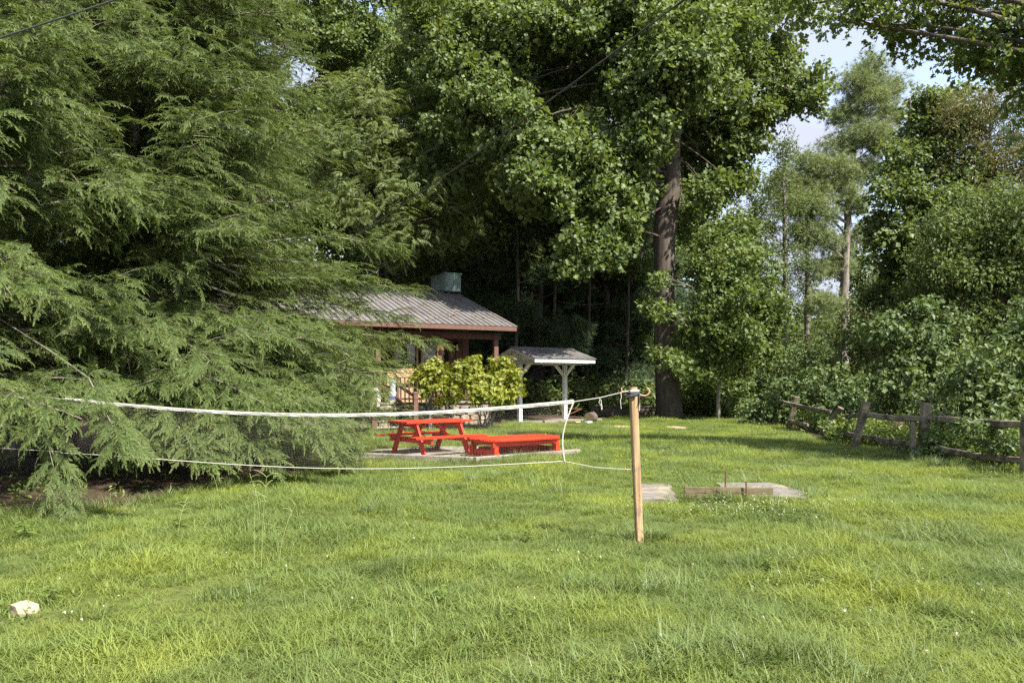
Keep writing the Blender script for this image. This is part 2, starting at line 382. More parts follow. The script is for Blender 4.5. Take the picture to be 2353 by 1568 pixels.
def frond(name, m, seed, Lf=.68):
    """flat hemlock spray: an axis, two-ranked side twigs, each fringed with needles; drooping tip"""
    g = np.random.default_rng(seed); V = []; Fs = []; T = []
    def tri(a, b, c, ta, tb):
        k = len(V); V.extend([a, b, c]); T.extend([ta, ta, tb]); Fs.append((k, k+1, k+2))
    def twig(p, d, L_, dr, depth, t0):
        d = unit(d); st = .0135; n = max(2, int(L_/st)); q = np.array(p, float)
        for i in range(n):
            t = i/n
            dd = unit(d+np.array([0, 0, -dr*t*1.3])); s = unit(np.cross(dd, [0, 0, 1.])); q2 = q+dd*st
            tp = max(0, (t0+t*(1-t0))-.45)*1.8 if depth else max(0, t-.6)*2.2
            tp = min(1, tp*g.uniform(.7, 1.2))
            nl = .0175*(1-.35*t)
            for sg in (1, -1):
                up = np.array([0, 0, g.uniform(-.004, .006)])
                tri(q-dd*.0035, q+dd*.0055, q+s*sg*nl+dd*nl*.45+up, tp*.6, tp)
            if i % 2 == 0:
                tri(q, q2+dd*.004, q+np.array([0, 0, .009])+dd*.013, tp, tp)
            q = q2
        return q
    p = np.zeros(3); n = 26; d = np.array([1., 0, 0])
    for i in range(n):
        t = i/n; dd = unit(np.array([1, .16*math.sin(i*.45+seed*1.7), .14-.85*t*t]))
        sp = np.array([-dd[1], dd[0], 0]); q = p+dd*Lf/n
        env = (math.sin(PI*min(1, (t+.12)/.55)*.5))*(1-t)**.75
        for sg in (1, -1):
            L_ = .19*env*min(1.9, g.lognormal(-.1, .45))
            if L_ > .025 and g.uniform() > .18: twig(p+dd*g.uniform(0, .02), dd*.95+sp*sg*g.uniform(.55, 1.1)+np.array([0, 0, g.normal(.03, .22)]), L_, g.uniform(.15, .7), 1, t*.6)
        twig(p, dd, Lf/n, 0, 0, t); p = q
    twig(p, unit(np.array([1, .05*seed % .2, -.75])), .09, .5, 1, .8)
    me = bpy.data.meshes.new(name); me.from_pydata([tuple(v) for v in V], [], Fs); me.materials.append(m)
    a = me.attributes.new('tip', 'FLOAT', 'POINT'); a.data.foreach_set('value', np.array(T, np.float32)); me.update()
    return bpy.data.objects.new(name, me)
def tuft(name, m, n, r, h, wd, seed, lean=.5, bend=.6):
    g = np.random.default_rng(seed); mb = MB()
    for k in range(n):
        a = g.uniform(0, 6.28); rr = r*math.sqrt(g.uniform(0, 1)); p = np.array([math.cos(a)*rr, math.sin(a)*rr, -.01])
        b = g.uniform(0, 6.28); hh = h*g.uniform(.45, 1.15); ld = np.array([math.cos(b), math.sin(b), 0]); sd2 = np.array([-ld[1], ld[0], 0])
        w0 = wd*g.uniform(.6, 1.2); l0 = lean*g.uniform(.1, 1); bb = bend*g.uniform(.2, 1.2); vs = []
        for i in range(4):
            t = i/3; c = p+ld*hh*(l0*t+bb*t*t)+np.array([0, 0, hh*(t-.35*bb*t*t)])
            ww = w0*(1-t**1.6)
            vs += [c-sd2*ww/2, c+sd2*ww/2] if i < 3 else [c]
        mb.add(vs, [(0, 1, 3, 2), (2, 3, 5, 4), (4, 5, 6)])
    return bpy.data.objects.new(name, mb.mesh(name, m))
K = {}
K['tulip'] = [clump('leaf clump', M['tulip'], 28, .42, .165, TULIP, s) for s in (1, 2, 3)]
K['maple'] = [clump('leaf clump', M['maple'], 28, .40, .145, MAPLE, s) for s in (4, 5, 6)]
K['dark'] = [clump('leaf clump', M['darkleaf'], 22, .60, .27, OVAL, s) for s in (7, 8, 9)]
K['smalldark'] = [clump('leaf clump', M['darkleaf'], 30, .45, .155, OVAL, s) for s in (27, 28, 29)]
K['olive'] = [clump('leaf clump', M['olive'], 26, .45, .17, LANCE, s, droop=.5) for s in (10, 11)]
K['walnut'] = [compound('leaf clump', M['walnut'], 7, .40, s, llen=.15) for s in (12, 13, 14)]
K['vine'] = [clump('leaf clump', M['vine'], 21, .27, .13, HEART, s, up=.7, droop=.55) for s in (15, 16, 17)]
K['weed'] = [clump('leaf clump', M['weedleaf'], 16, .20, .10, OVAL, s, droop=.1) for s in (18, 19)]
K['rhodo'] = [whorls('leaf whorl', M['rhodo'], 15, s, .27, .085) for s in (20, 21, 22)]
K['pine'] = [needles('needle tuft', M['pine'], 170, .42, s, .009) for s in (23, 24)]
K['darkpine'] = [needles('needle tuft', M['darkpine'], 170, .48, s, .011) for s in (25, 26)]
K['hemlock'] = [frond('frond', M['hemlock'], s) for s in (1, 2, 3, 4, 5, 6)]

# ------------------------------------------------------------------ ground
LAWN = [(-9, 1), (-7.6, 7.2), (-5.7, 8.7), (-4.75, 9.7), (-4.25, 11.3), (-3.6, 13.4), (-3.9, 17), (-4.6, 22), (-4.3, 26), (-2.6, 27.6), (-.6, 29.0),
        (.2, 30.4), (3.0, 32.2), (4.5, 34), (6.5, 35.8), (9.4, 34), (9.3, 28), (8.7, 23.5), (9.0, 18.4), (9.6, 13), (10, 8), (10, 1)]
def inside(poly, x, y):
    r = np.zeros(len(x), bool); n = len(poly)
    for i in range(n):
        x0, y0 = poly[i]; x1, y1 = poly[(i+1) % n]
        c = ((y0 > y) != (y1 > y)) & (x < (x1-x0)*(y-y0)/(y1-y0+1e-12)+x0); r ^= c
    return r
def gz(x, y):
    x = np.asarray(x, float); y = np.asarray(y, float)
    return .035*np.sin(x*.7+1)*np.sin(y*.55)+.02*np.sin(x*1.9+y*1.3)+.10*np.exp(-((y-34)/5)**2)*0
def gz1(x, y): return float(gz(x, y))
def make_ground():
    def axis(lo, hi, a, b, fine):
        c = list(np.arange(a, b, fine)); k = a; st = fine
        left = []
        while k > lo: st *= 1.35; k -= st; left.append(k)
        k = c[-1]; st = fine; right = []
        while k < hi: st *= 1.35; k += st; right.append(k)
        return np.array(left[::-1]+c+right)
    xs = axis(-900, 900, -14, 16, .25); ys = axis(-900, 900, -2, 44, .25)
    X, Y = np.meshgrid(xs, ys); fade = np.clip(1-(np.hypot(X, Y-18)-40)/40, 0, 1)
    Z = gz(X, Y)*fade; nx, ny = len(xs), len(ys)
    V = np.stack([X, Y, Z], -1).reshape(-1, 3)
    i = np.arange(nx*ny).reshape(ny, nx); Q = np.stack([i[:-1, :-1], i[:-1, 1:], i[1:, 1:], i[1:, :-1]], -1).reshape(-1, 4)
    me = bpy.data.meshes.new('ground'); me.from_pydata(V.tolist(), [], Q.tolist())
    msk = inside(LAWN, V[:, 0], V[:, 1]).astype(np.float32)
    m2 = msk.reshape(ny, nx); m2 = (m2+np.roll(m2, 1, 0)+np.roll(m2, -1, 0)+np.roll(m2, 1, 1)+np.roll(m2, -1, 1))/5
    a = me.attributes.new('lawn', 'FLOAT', 'POINT'); a.data.foreach_set('value', m2.astype(np.float32).ravel())
    me.polygons.foreach_set('use_smooth', [True]*len(me.polygons))
    m, t, o = newmat('soil and thatch'); ge = _n(t, 'ShaderNodeNewGeometry'); pos = ge.outputs['Position']
    at = _n(t, 'ShaderNodeAttribute', attribute_name='lawn')
    n1 = noise(t, pos, 14, 8, .7); n2 = noise(t, pos, 1.1, 4)
    soil = mixc(t, maprange(t, n1, .35, .65), (.036, .025, .017), (.088, .060, .040))
    soil = mixc(t, maprange(t, n2, .5, .7, 0, .6), soil, (.05, .05, .022))
    th = mixc(t, maprange(t, n1, .35, .65), (.060, .078, .020), (.125, .145, .040))
    c = mixc(t, maprange(t, at.outputs['Fac'], .3, .7), soil, th)
    b = _n(t, 'ShaderNodeBsdfPrincipled'); b.inputs['Roughness'].default_value = 1; b.inputs['Specular IOR Level'].default_value = .1
    bn = _n(t, 'ShaderNodeBump'); bn.inputs['Strength'].default_value = .8; bn.inputs['Distance'].default_value = .04
    t.links.new(n1, bn.inputs['Height']); t.links.new(bn.outputs[0], b.inputs['Normal']); t.links.new(c, b.inputs['Base Color']); t.links.new(b.outputs[0], o.inputs[0])
    me.materials.append(m)
    ob = bpy.data.objects.new('ground', me); COL.objects.link(ob); tag(ob, kind='structure'); return ob
make_ground()
exec_later = []

# ------------------------------------------------------------------ flat patches of the yard
def sheet(name, poly, z0, z1, m, label=None, cat=None, kind=None, wob=.05, seed=1):
    g = np.random.default_rng(seed); pts = []
    n = len(poly)
    for i in range(n):
        a, b = np.array(poly[i]), np.array(poly[(i+1) % n]); k = max(1, int(np.linalg.norm(b-a)/.25))
        for j in range(k): pts.append(a+(b-a)*j/k+g.normal(0, wob, 2))
    c = np.mean(pts, 0); zz = gz1(*c)
    mb = MB(); mb.prism([(p[0]-c[0], p[1]-c[1]) for p in pts], z0, z1)
    o = mb.build(name, m); o.location = (c[0], c[1], zz); tag(o, label, cat, kind=kind); return o
PATCHES = []      # where no grass grows
gp = [(-3.3, 16.1), (-.75, 15.45), (1.35, 17.2), (.4, 18.6), (-1.7, 18.7), (-3.1, 17.8)]
sheet('gravel_pad', gp, -.08, .035, M['gravel'], kind='structure', seed=3); PATCHES.append((gp, .66))
sp = [(-.35, 31.4), (1.1, 30.3), (3.4, 32.3), (2.6, 34.4), (.5, 34)]
sheet('gravel_bed', sp, -.06, .03, M['gravel'], kind='structure', seed=4); PATCHES.append((sp, .9))
s1 = [(1.62, 10.35), (2.12, 10.3), (2.36, 11.9), (1.9, 12.0)]
sheet('ground_slab', s1, -.06, .045, M['concrete'], 'worn grey slab in the grass just right of the net post', 'slab', wob=.03, seed=5); PATCHES.append((s1, .84))
s2 = [(2.75, 10.55), (3.75, 10.15), (3.98, 10.8), (3.8, 11.75), (3.05, 11.8)]
sheet('ground_slab', s2, -.06, .045, M['concrete'], 'pale grey slab with dry clippings at the right end of the backboard', 'slab', wob=.03, seed=6); PATCHES.append((s2, .84))
for i, (px, py, rx, ry) in enumerate([(1415, 980, .55, .75), (1553, 982, .38, .7)]):
    c = G(px, py); pl = [(c[0]+rx*math.cos(t)*random.uniform(.7, 1.1), c[1]+ry*math.sin(t)*random.uniform(.7, 1.1)) for t in np.arange(0, 6.2, .6)]
    sheet('bare_patch', pl, -.05, .03 if i < 2 else .012, M['bare'], kind='structure', wob=.02, seed=7+i); PATCHES.append((pl, .97 if i < 2 else .8))

# ------------------------------------------------------------------ cabin
TH = math.radians(27); cT, sT = math.cos(TH), math.sin(TH); CO = np.array([.16, 29.0])
def cw(a, v, z=0): return np.array([CO[0]+cT*a-sT*v, CO[1]+sT*a+cT*v, z])
def cabA(px, v):
    k = (px-CX)/F; return (k*(CO[1]+cT*v)-CO[0]+sT*v)/(cT-sT*k)
def cabZ(py, a, v): return EYE-(py-HY)/F*(CO[1]+sT*a+cT*v)
cab = thing('cabin', 'small brown wooden cabin with grey metal gable roof and railed porch behind the evergreen', 'cabin', (CO[0], CO[1], 0), TH)
ZE, ZR, HD, LEN = 3.60, 5.45, 5.8, 10.1
sl = math.atan2(ZR-ZE, HD); SLEN = math.hypot(HD+.03, ZR-ZE)
FL = .87; VW = 2.3
mb = MB()          # roof deck (both slopes)
for sgn in (0, 1):
    va, vb = (0.03, HD) if not sgn else (2*HD-.03, HD)
    th = .09
    mb.add([(-LEN, va, ZE-th), (-.03, va, ZE-th), (-.03, vb, ZR-th), (-LEN, vb, ZR-th), (-LEN, va, ZE-.012), (-.03, va, ZE-.012), (-.03, vb, ZR-.012), (-LEN, vb, ZR-.012)],
           [(0,1,2,3),(4,7,6,5),(0,4,5,1),(1,5,6,2),(2,6,7,3),(3,7,4,0)])
roof = mb.build('roof', M['brown'], cab)
prof = []; PW = .914
for k in range(4):
    x = .02+k*.2285
    prof += [(x, 0), (x+.018, .045), (x+.062, .045), (x+.08, 0)]
    prof += [(x+.135, .006), (x+.15, .006)]
prof = [(0, 0)]+prof+[(PW-.003, 0)]
mb = MB(); n = len(prof)
vs = [(x, y, h) for y in (0, SLEN+.04) for x, h in prof]+[(x, y, -.008) for y in (0, SLEN+.04) for x, h in prof]
fs = []
for i in range(n-1):
    fs += [(i, i+1, n+i+1, n+i), (2*n+i, 3*n+i, 3*n+i+1, 2*n+i+1), (i, 2*n+i, 2*n+i+1, i+1), (n+i, n+i+1, 3*n+i+1, 3*n+i)]
fs += [(0, n, 3*n, 2*n), (n-1, 3*n-1, 4*n-1, 2*n-1)]
mb.add(vs, fs)
pan = None
for side in (0, 1):
    for k in range(11):
        a = .04-PW*(k+1)
        loc = (a, -.045, ZE) if not side else (a+PW, 2*HD+.045, ZE)
        rot = (sl, 0, 0) if not side else (sl, 0, PI)
        if pan is None: pan = mb.build('roof_panel', M['roofmetal'], roof, loc=loc, rot=rot)
        else: again(pan, roof, loc, rot)
MB().bar((-LEN, HD, ZR+.035), (.04, HD, ZR+.035), .34, .03).build('ridge_cap', M['roofmetal'], roof)
MB().bar((-LEN, -.012, ZE-.10), (-.01, -.012, ZE-.10), .04, .155).build('fascia', M['brown'], cab, bevel=.004)
b = MB(); b.bar((.0, .0, ZE-.09), (.0, HD, ZR-.09), .04, .15); b.bar((.0, HD, ZR-.09), (.0, 2*HD, ZE-.09), .04, .15); b.build('rake_board', M['brown'], cab)
MB().box((-5.2, .5, ZE-.36), (9.6, .14, .22)).build('porch_beam', M['siding'], cab, bevel=.006)
# walls
aR = -.87; aL = -9.4
wall = MB().box(((aL+aR)/2, VW+.75, (FL+ZE)/2), (aR-aL-.1, .05, ZE-FL+.4)).build('wall', M['siding'], cab)
zs_ = lambda v: ZE-.12+(ZR-ZE)*(min(v, 2*HD-v))/HD
pf = [(VW+.4, .3), (2*HD-1.2, .3), (2*HD-1.2, zs_(2*HD-1.2)), (HD, zs_(HD)), (VW+.4, zs_(VW+.4))]
mb = MB(); n = 5; mb.add([(aR-.01, y, z) for y, z in pf]+[(aR-.08, y, z) for y, z in pf], [tuple(range(5)), tuple(range(9, 4, -1))]+[(i, n+i, n+(i+1) % n, (i+1) % n) for i in range(n)]); mb.build('side_wall', M['siding'], cab)
W1 = (cabA(904, VW), cabA(959, VW), FL+.05, cabZ(777, cabA(930, VW), VW)); W2 = (cabA(966, VW), cabA(1017, VW), FL+.55, cabZ(777, cabA(990, VW), VW))
k = 0; bw = .285; a = aR
proto_b = {}
while a-bw > aL:
    segs = [(FL-.03, ZE+.75)]
    for Wn in (W1, W2):
        if a-bw < Wn[1]-.02 and a > Wn[0]+.02: segs = [(FL-.03, Wn[2]), (Wn[3], ZE+.75)]
    for z0, z1 in segs:
        if z1-z0 < .1: continue
        key = round(z1-z0, 3)
        if key not in proto_b:
            proto_b[key] = MB().box((0, 0, 0), (bw-.022, .03, z1-z0)).build('siding_board', M['siding'], wall, bevel=.006, loc=(a-bw/2, VW, (z0+z1)/2))
        else: again(proto_b[key], wall, (a-bw/2, VW, (z0+z1)/2))
    a -= bw
for i, (x0, x1, z0, z1) in enumerate((W1, W2)):
    fr = MB(); t = .07
    fr.box(((x0+x1)/2, VW-.03, z1-t/2), (x1-x0, .09, t)); fr.box(((x0+x1)/2, VW-.03, z0+t/2), (x1-x0, .09, t))
    fr.box((x0+t/2, VW-.03, (z0+z1)/2), (t, .09, z1-z0-2*t)); fr.box((x1-t/2, VW-.03, (z0+z1)/2), (t, .09, z1-z0-2*t))
    wd = fr.build('window', M['frame'], cab)
    mid = z0+(z1-z0)*.62
    if i == 1: MB().box(((x0+x1)/2, VW-.025, mid), (x1-x0-2*t, .06, .06)).build('sash_rail', M['plastic'], wd)
    MB().box(((x0+x1)/2, VW, (z0+z1)/2), (x1-x0-2*t-.004, .008, z1-z0-2*t-.004)).build('pane', M['glass'], wd)
    cu = MB(); xs = np.linspace(x0+.40 if i == 0 else x1-.36, x1-.09, 26); vs = []
    for z in (z0+.1, z1-.1):
        for j, x in enumerate(xs): vs.append((x, VW+.16+.025*math.sin(j*1.55), z))
    cu.add(vs, [(j, j+1, 26+j+1, 26+j) for j in range(25)]); cu.build('curtain', M['curtain'], wd, smooth=True)
# wall lamp
la = cabA(1049, VW-.1); lz = cabZ(798, la, VW-.1)
lm = MB().box((la, VW-.04, lz+.06), (.08, .05, .12)).add([(la-.09, VW-.20, lz+.14), (la+.09, VW-.20, lz+.14), (la+.09, VW-.03, lz+.14), (la-.09, VW-.03, lz+.14), (la, VW-.115, lz+.24)], [(0,1,4),(1,2,4),(2,3,4),(3,0,4),(0,3,2,1)])
for dx in (-.07, .07):
    for dv in (-.185, -.055): lm.box((la+dx, VW+dv, lz), (.014, .014, .28))
lm.box((la, VW-.12, lz-.145), (.16, .15, .02))
lm = lm.build('wall_lamp', M['darkmetal'], cab); MB().tube([(la, VW-.12, lz-.12), (la, VW-.12, lz+.12)], [.05, .045], 8).build('lamp_glass', M['lampglass'], lm)
# porch floor, foundation
fl = MB().box((-5, 1.28, FL-.10), (8.4, 1.9, .11)).build('porch_floor', M['greywood'], cab)
src = None
for i in range(13):
    v = .33+i*.15; loc = (-5, v, FL-.022)
    if src is None: src = MB().box((0, 0, 0), (8.5, .14, .04)).build('floor_board', M['greywood'], fl, bevel=.004, loc=loc)
    else: again(src, fl, loc)
fo = MB().box((-5, .55, (FL-.16)/2-.05), (8.3, .3, FL-.16+.1)).build('foundation', M['mortar'], cab)
MB().box((-.95, 3, .35), (.3, 4.6, .9)).build('side_foundation', M['mortar'], cab)
protos = []
for s_ in range(6):
    g = np.random.default_rng(60+s_); mb = MB(); wd_, ht = g.uniform(.26, .48), g.uniform(.15, .22)
    pl = []
    for t in np.linspace(0, 2*PI, 9)[:-1]:
        cx_, cz_ = math.cos(t), math.sin(t); q = max(abs(cx_), abs(cz_))**.8
        pl.append((cx_/q*wd_/2*g.uniform(.85, 1.05), cz_/q*ht/2*g.uniform(.85, 1.05)))
    n = 8; vs = [(x, 0, z) for x, z in pl]+[(x, -.05-g.uniform(0, .02), z) for x, z in pl]+[(x*.72, -.085-g.uniform(0, .03), z*.72) for x, z in pl]
    fs = [(i, n+i, n+(i+1) % n, (i+1) % n) for i in range(n)]+[(n+i, 2*n+i, 2*n+(i+1) % n, n+(i+1) % n) for i in range(n)]+[tuple(2*n+i for i in range(n))]
    mb.add(vs, fs); protos.append((mb, wd_, ht))
used = {}
g = np.random.default_rng(9)
for row in range(4):
    a = -.9-g.uniform(0, .2); z = .10+row*.19
    while a > -6.2:
        s_ = int(g.integers(0, 6)); mb, wd_, ht = protos[s_]; a -= wd_/2+.015
        loc = (a, .40+g.uniform(-.01, .02), z+g.uniform(-.015, .015)); rot = (0, g.normal(0, .05), 0); a -= wd_/2+.015
        if s_ not in used: used[s_] = mb.build('foundation_stone', M['stone'], fo, loc=loc, rot=rot)
        else: again(used[s_], fo, loc, rot)
# porch posts
aP = [cabA(1138, .5), cabA(1007.5, .5)]; aP.append(2*aP[1]-aP[0]); aP.append(2*aP[2]-aP[1])
src = None
for a in aP:
    loc = (a, .5, (FL+ZE-.47)/2)
    if src is None: src = MB().box((0, 0, 0), (.17, .17, ZE-.47-FL)).build('porch_post', M['brown'], cab, bevel=.008, loc=loc)
    else: again(src, cab, loc)
# railing
aN = cabA(910, .5)
def rail(a0, a1):
    r_ = MB().box(((a0+a1)/2, .5, FL+.86), (abs(a1-a0), .09, .045)).build('top_rail', M['brown'], cab, bevel=.004)
    MB().box(((a0+a1)/2, .5, FL+.12), (abs(a1-a0), .05, .07)).build('bottom_rail', M['brown'], r_)
    nb = max(2, int(abs(a1-a0)/.145)); src = None
    for i in range(nb):
        loc = (a0+(a1-a0)*(i+.5)/nb, .5, FL+.496)
        if src is None: src = MB().box((0, 0, 0), (.04, .04, .68)).build('baluster', M['brown'], r_, loc=loc)
        else: again(src, r_, loc)
rail(aP[0]-.09, aP[1]+.09); rail(aP[1]-.09, aN+.08); rail(aN-1.35, aP[3]+.09)
def newel(a, v, z0, z1):
    b = MB().box((a, v, (z0+z1)/2), (.15, .15, z1-z0)); b.box((a, v, z1-.16), (.175, .175, .03)); b.box((a, v, z1+.012), (.175, .175, .035))
    b.add([(a-.075, v-.075, z1+.03), (a+.075, v-.075, z1+.03), (a+.075, v+.075, z1+.03), (a-.075, v+.075, z1+.03), (a, v, z1+.08)], [(0,1,4),(1,2,4),(2,3,4),(3,0,4),(0,3,2,1)])
    return b.build('newel_post', M['brown'], cab)
zn = cabZ(869, aN, .5); newel(aN, .5, FL-.1, zn)
vL = -1.05; aN2 = cabA(954, vL); zl = cabZ(904, aN2, vL); newel(aN2, vL, 0, zl)
newel(aN-1.27, .5, FL-.1, zn); newel(aN-1.27, vL, 0, zl)
st = MB(); 
for da in (0.03, -1.27): st.bar((aN+da, .45, FL-.15), (aN2 if da > 0 else aN-1.27, vL, .10), .05, .26)
st = st.build('stairs', M['greywood'], cab)
src = None
for i in range(4):
    loc = (aN-.62, .10-.33*i, FL-.20-.19*i)
    if src is None: src = MB().box((0, 0, 0), (1.3, .30, .045)).build('tread', M['greywood'], st, bevel=.005, loc=loc)
    else: again(src, st, loc)
for a0, a1 in ((aN, aN2), (aN-1.27, aN-1.27)):
    MB().bar((a0, .42, zn-.20), (a1, vL+.07, zl-.08), .06, .10).bar((a0, .42, zn-.20-.52), (a1, vL+.07, zl-.08-.52), .05, .09).build('handrail', M['brown'], cab, bevel=.004)
# chimney flue on the gable end
ca, cv, cwid, cdep, cz = -.62, 5.30, .70, 1.62, 6.14
ch = MB().box((ca+cwid/2, cv+cdep/2, cz/2), (cwid, cdep, cz)).build('chimney', M['chimney'], cab)
for i in range(3):
    MB().box((ca-.012, cv+.27+i*.54, cz-.62), (.02, .53, 1.2)).build('flue_panel', M['chimney'], ch, bevel=.006)
for i in range(2):
    MB().box((ca+.175+i*.35, cv-.012, cz-.75), (.345, .02, 1.5)).build('flue_panel', M['chimney'], ch, bevel=.006)
MB().box((ca+cwid/2, cv+cdep/2, cz+.015), (cwid+.08, cdep+.08, .05)).build('flue_cap', M['chimney'], ch, bevel=.005)
MB().tube([(ca+.3, cv+.9, cz+.03), (ca+.3, cv+.9, cz+.24)], .14, 14).tube([(ca+.3, cv+.9, cz+.25), (ca+.3, cv+.9, cz+.30)], [.22, .19], 14).build('flue_pipe', M['darkmetal'], ch)
MB().bar((ca-.06, cv-.12, ZR-.09), (ca+cwid, cv-.12, ZR-.09), .25, .05).build('flashing', M['darkmetal'], ch)
# dead leaves on the roof
for i, (a, v) in enumerate([(-2.0, 1.5), (-2.3, .9), (-3.1, .35), (-1.2, 1.1), (-1.6, 1.9), (-3.4, .2), (-2.9, .55), (-1.9, 1.2), (-2.6, 2.6), (-1.0, .9)]):
    lb = MB(); z = ZE+math.tan(sl)*v+.045
    for q in range(5): leaf(lb, (a+random.uniform(-.15, .15), v+random.uniform(-.1, .1), z+random.uniform(0, .02)), (random.uniform(-1, 1), random.uniform(-1, 1), .2), (0, -.3, 1), .11, OVAL)
    lo = lb.build('dead_leaves', M['leaflitter'], roof); lo['kind'] = 'stuff'

# things on the porch
def porch_box(px0, px1, v, py_top, dep, name, label, h_lid=None, cat='box'):
    a0, a1 = cabA(px0, v), cabA(px1, v); z1 = cabZ(py_top, (a0+a1)/2, v); w_ = a1-a0
    t = thing(name, label, cat, cw((a0+a1)/2, v+dep/2, FL), TH)
    MB().box((0, 0, (z1-FL-.16)/2), (w_-.02, dep, z1-FL-.16)).build('body', M['cardboard'], t, bevel=.006)
    MB().box((0, 0, z1-FL-.078), (w_, dep+.02, .16)).build('lid', M['cardboard'], t, bevel=.006)
    return t, w_, z1-FL, dep
t, w_, h_, dp = porch_box(889, 951, .72, 846, .55, 'cardboard_box', 'tall cardboard carton with a telescoping lid standing behind the porch railing')
yf = -dp/2-.013
pr = MB(); pr.box((-.12, yf, h_-.085), (.07, .003, .055)); pr.build('printed_mark', M['tape'], t)
pr = MB(); pr.box((.06, yf, h_-.08), (.07, .003, .07)); pr.build('white_sticker', M['plastic'], t)
pr = MB()
for i in range(7): pr.box((.19+i*.028, yf, h_-.085), (.014, .003, .03))
pr.build('print', M['ink'], t)
pr = MB(); 
for i in range(9): pr.box((-.10+i*.022, yf+.012, h_-.235), (.012, .003, .022))
for i in range(4): pr.box((.02+i*.10, yf+.012, h_-.62), (.05, .003, .03))
pr.build('print', M['ink'], t)
porch_box(868, 887, 1.1, 848, .5, 'cardboard_box', 'narrower cardboard carton left of the tall carton, half behind the evergreen')
porch_box(958, 1000, .75, 905, .45, 'cardboard_box', 'low brown carton behind the balusters next to the tall carton')
ab = cabA(902, .40); bk = thing('bucket', 'white plastic bucket with purple label beside the newel post', 'bucket', cw(ab, .42, FL))
MB().tube([(0, 0, 0), (0, 0, .34)], [.115, .135], 20).tube([(0, 0, .30), (0, 0, .36)], [.145, .145], 20).build('body', M['plastic'], bk)
MB().tube([(0, 0, .10), (0, 0, .23)], [.124, .131], 20, cap=False).build('label', M['purple'], bk)
can = thing('canister', 'tall grey plastic canister standing on the white bucket', 'canister', cw(ab, .42, FL+.36))
MB().tube([(0, 0, 0), (0, 0, .40)], [.10, .112], 18).build('body', M['greyplastic'], can); MB().tube([(0, 0, .40), (0, 0, .46)], [.12, .115], 18).build('rim', M['plastic'], can)
# white printed sacks near the steps
asx = cabA(866, -.2); sk = thing('sack', 'white printed sack standing on the porch steps behind the branches', 'sack', cw(asx, .05, FL-.17), TH)
mb = MB(); pts = [(0, 0, 0), (0, 0, .12), (.01, 0, .35), (0, .01, .55), (.01, .02, .66)]; mb.tube(pts, [.15, .19, .19, .16, .08], 12, wob=.08, seed=4); o = mb.build('body', M['plastic'], sk, smooth=True)
pr = MB()
for i in range(5): pr.box((-.1+i*.05, -.235, .2+.06*(i % 3)), (.035, .01, .03))
pr.build('print', M['greyplastic'], sk)
# bell on the middle post
pb = cw(aP[1]+.06, .36, 0); bz = cabZ(797, aP[1], .38)
bl = thing('bell', 'small rusty bell with a scrolled bracket hanging on the middle porch post', 'bell', (pb[0], pb[1], bz), TH)
MB().tube([(0, 0, -.11), (0, 0, -.09), (0, 0, 0), (0, 0, .06), (0, 0, .08)], [.10, .085, .05, .035, .01], 14).build('bell_body', M['rust'], bl, smooth=True)
mb = MB()
for s_ in (1, -1):
    mb.tube([(0, .06, .1), (.04*s_, .05, .16), (.07*s_, .03, .22), (.03*s_, .02, .28), (.06*s_, .02, .34), (.0, .02, .40)], .011, 6)
mb.tube([(0, .05, .42), (0, 0, .2), (0, 0, .07)], .009, 6); mb.build('bracket', M['rust'], bl)

# ------------------------------------------------------------------ white roofed shelter
pl_, pr_ = np.array([.305, 31.4]), np.array([2.17, 32.75]); d2 = pr_-pl_; SP = np.linalg.norm(d2); sth = math.atan2(d2[1], d2[0]); mid2 = (pl_+pr_)/2
sh = thing('roofed_shelter', 'small white two-post shelter with brown metal gable roof beside the flowering bush', 'shelter', (mid2[0], mid2[1], 0), sth)
zr, zw, hw, hl = 2.93, 2.50, 1.46, SP/2+.42
for s_ in (-1, 1):
    MB().box((s_*SP/2, 0, 1.14), (.155, .155, 2.28)).build('post', M['white'], sh, bevel=.008)
    MB().box((s_*SP/2, 0, 2.36), (.09, 2*hw-.1, .16)).build('cross_beam', M['white'], sh, bevel=.006)
    MB().box((s_*SP/2, 0, 2.60), (.13, .13, .32)).build('king_post', M['white'], sh, bevel=.006)
    for q in (-1, 1):
        MB().bar((s_*SP/2, q*.08, 1.86), (s_*SP/2, q*.58, 2.30), .085, .10, (1, 0, 0)).build('knee_brace', M['white'], sh, bevel=.005)
        MB().bar((s_*SP/2, q*(hw-.05), zw-.03), (s_*SP/2, 0, zr-.07), .05, .10).build('rafter', M['white'], sh)
    q = -s_
    MB().bar((q*SP/2-q*.08, 0, 1.86), (q*SP/2-q*.52, 0, 2.28), .085, .10, (0, 1, 0)).build('knee_brace', M['white'], sh, bevel=.005)
MB().box((0, 0, 2.36), (SP-.1, .08, .14)).build('tie_beam', M['white'], sh)
for s_ in (-1, 1): MB().box((0, s_*(hw-.02), zw-.10), (2*hl-.10, .04, .15)).build('fascia', M['white'], sh, bevel=.005)
for q in (-1, 1):
    b = MB()
    for s_ in (-1, 1): b.bar((q*(hl-.03), s_*(hw-.05), zw-.05), (q*(hl-.03), 0, zr-.05), .03, .09)
    b.build('rake_trim', M['white'], sh)
b = MB()
for s_ in (-1, 1): b.bar((0, s_*hw, zw-.015), (0, 0, zr-.015), 2*hl-.04, .02)
rf = b.build('roof', M['white'], sh)
ss = math.atan2(zr-zw, hw); SL2 = math.hypot(hw, zr-zw)+.06; npan = 3; pw = 2*hl/npan
prof = [(0, 0)]
for k in range(4):
    x = .02+k*pw/4; prof += [(x, 0), (x+.022, .03), (x+.058, .03), (x+.08, 0), (x+.14, .006), (x+.15, .006)]
prof.append((pw-.003, 0)); n = len(prof); mb = MB()
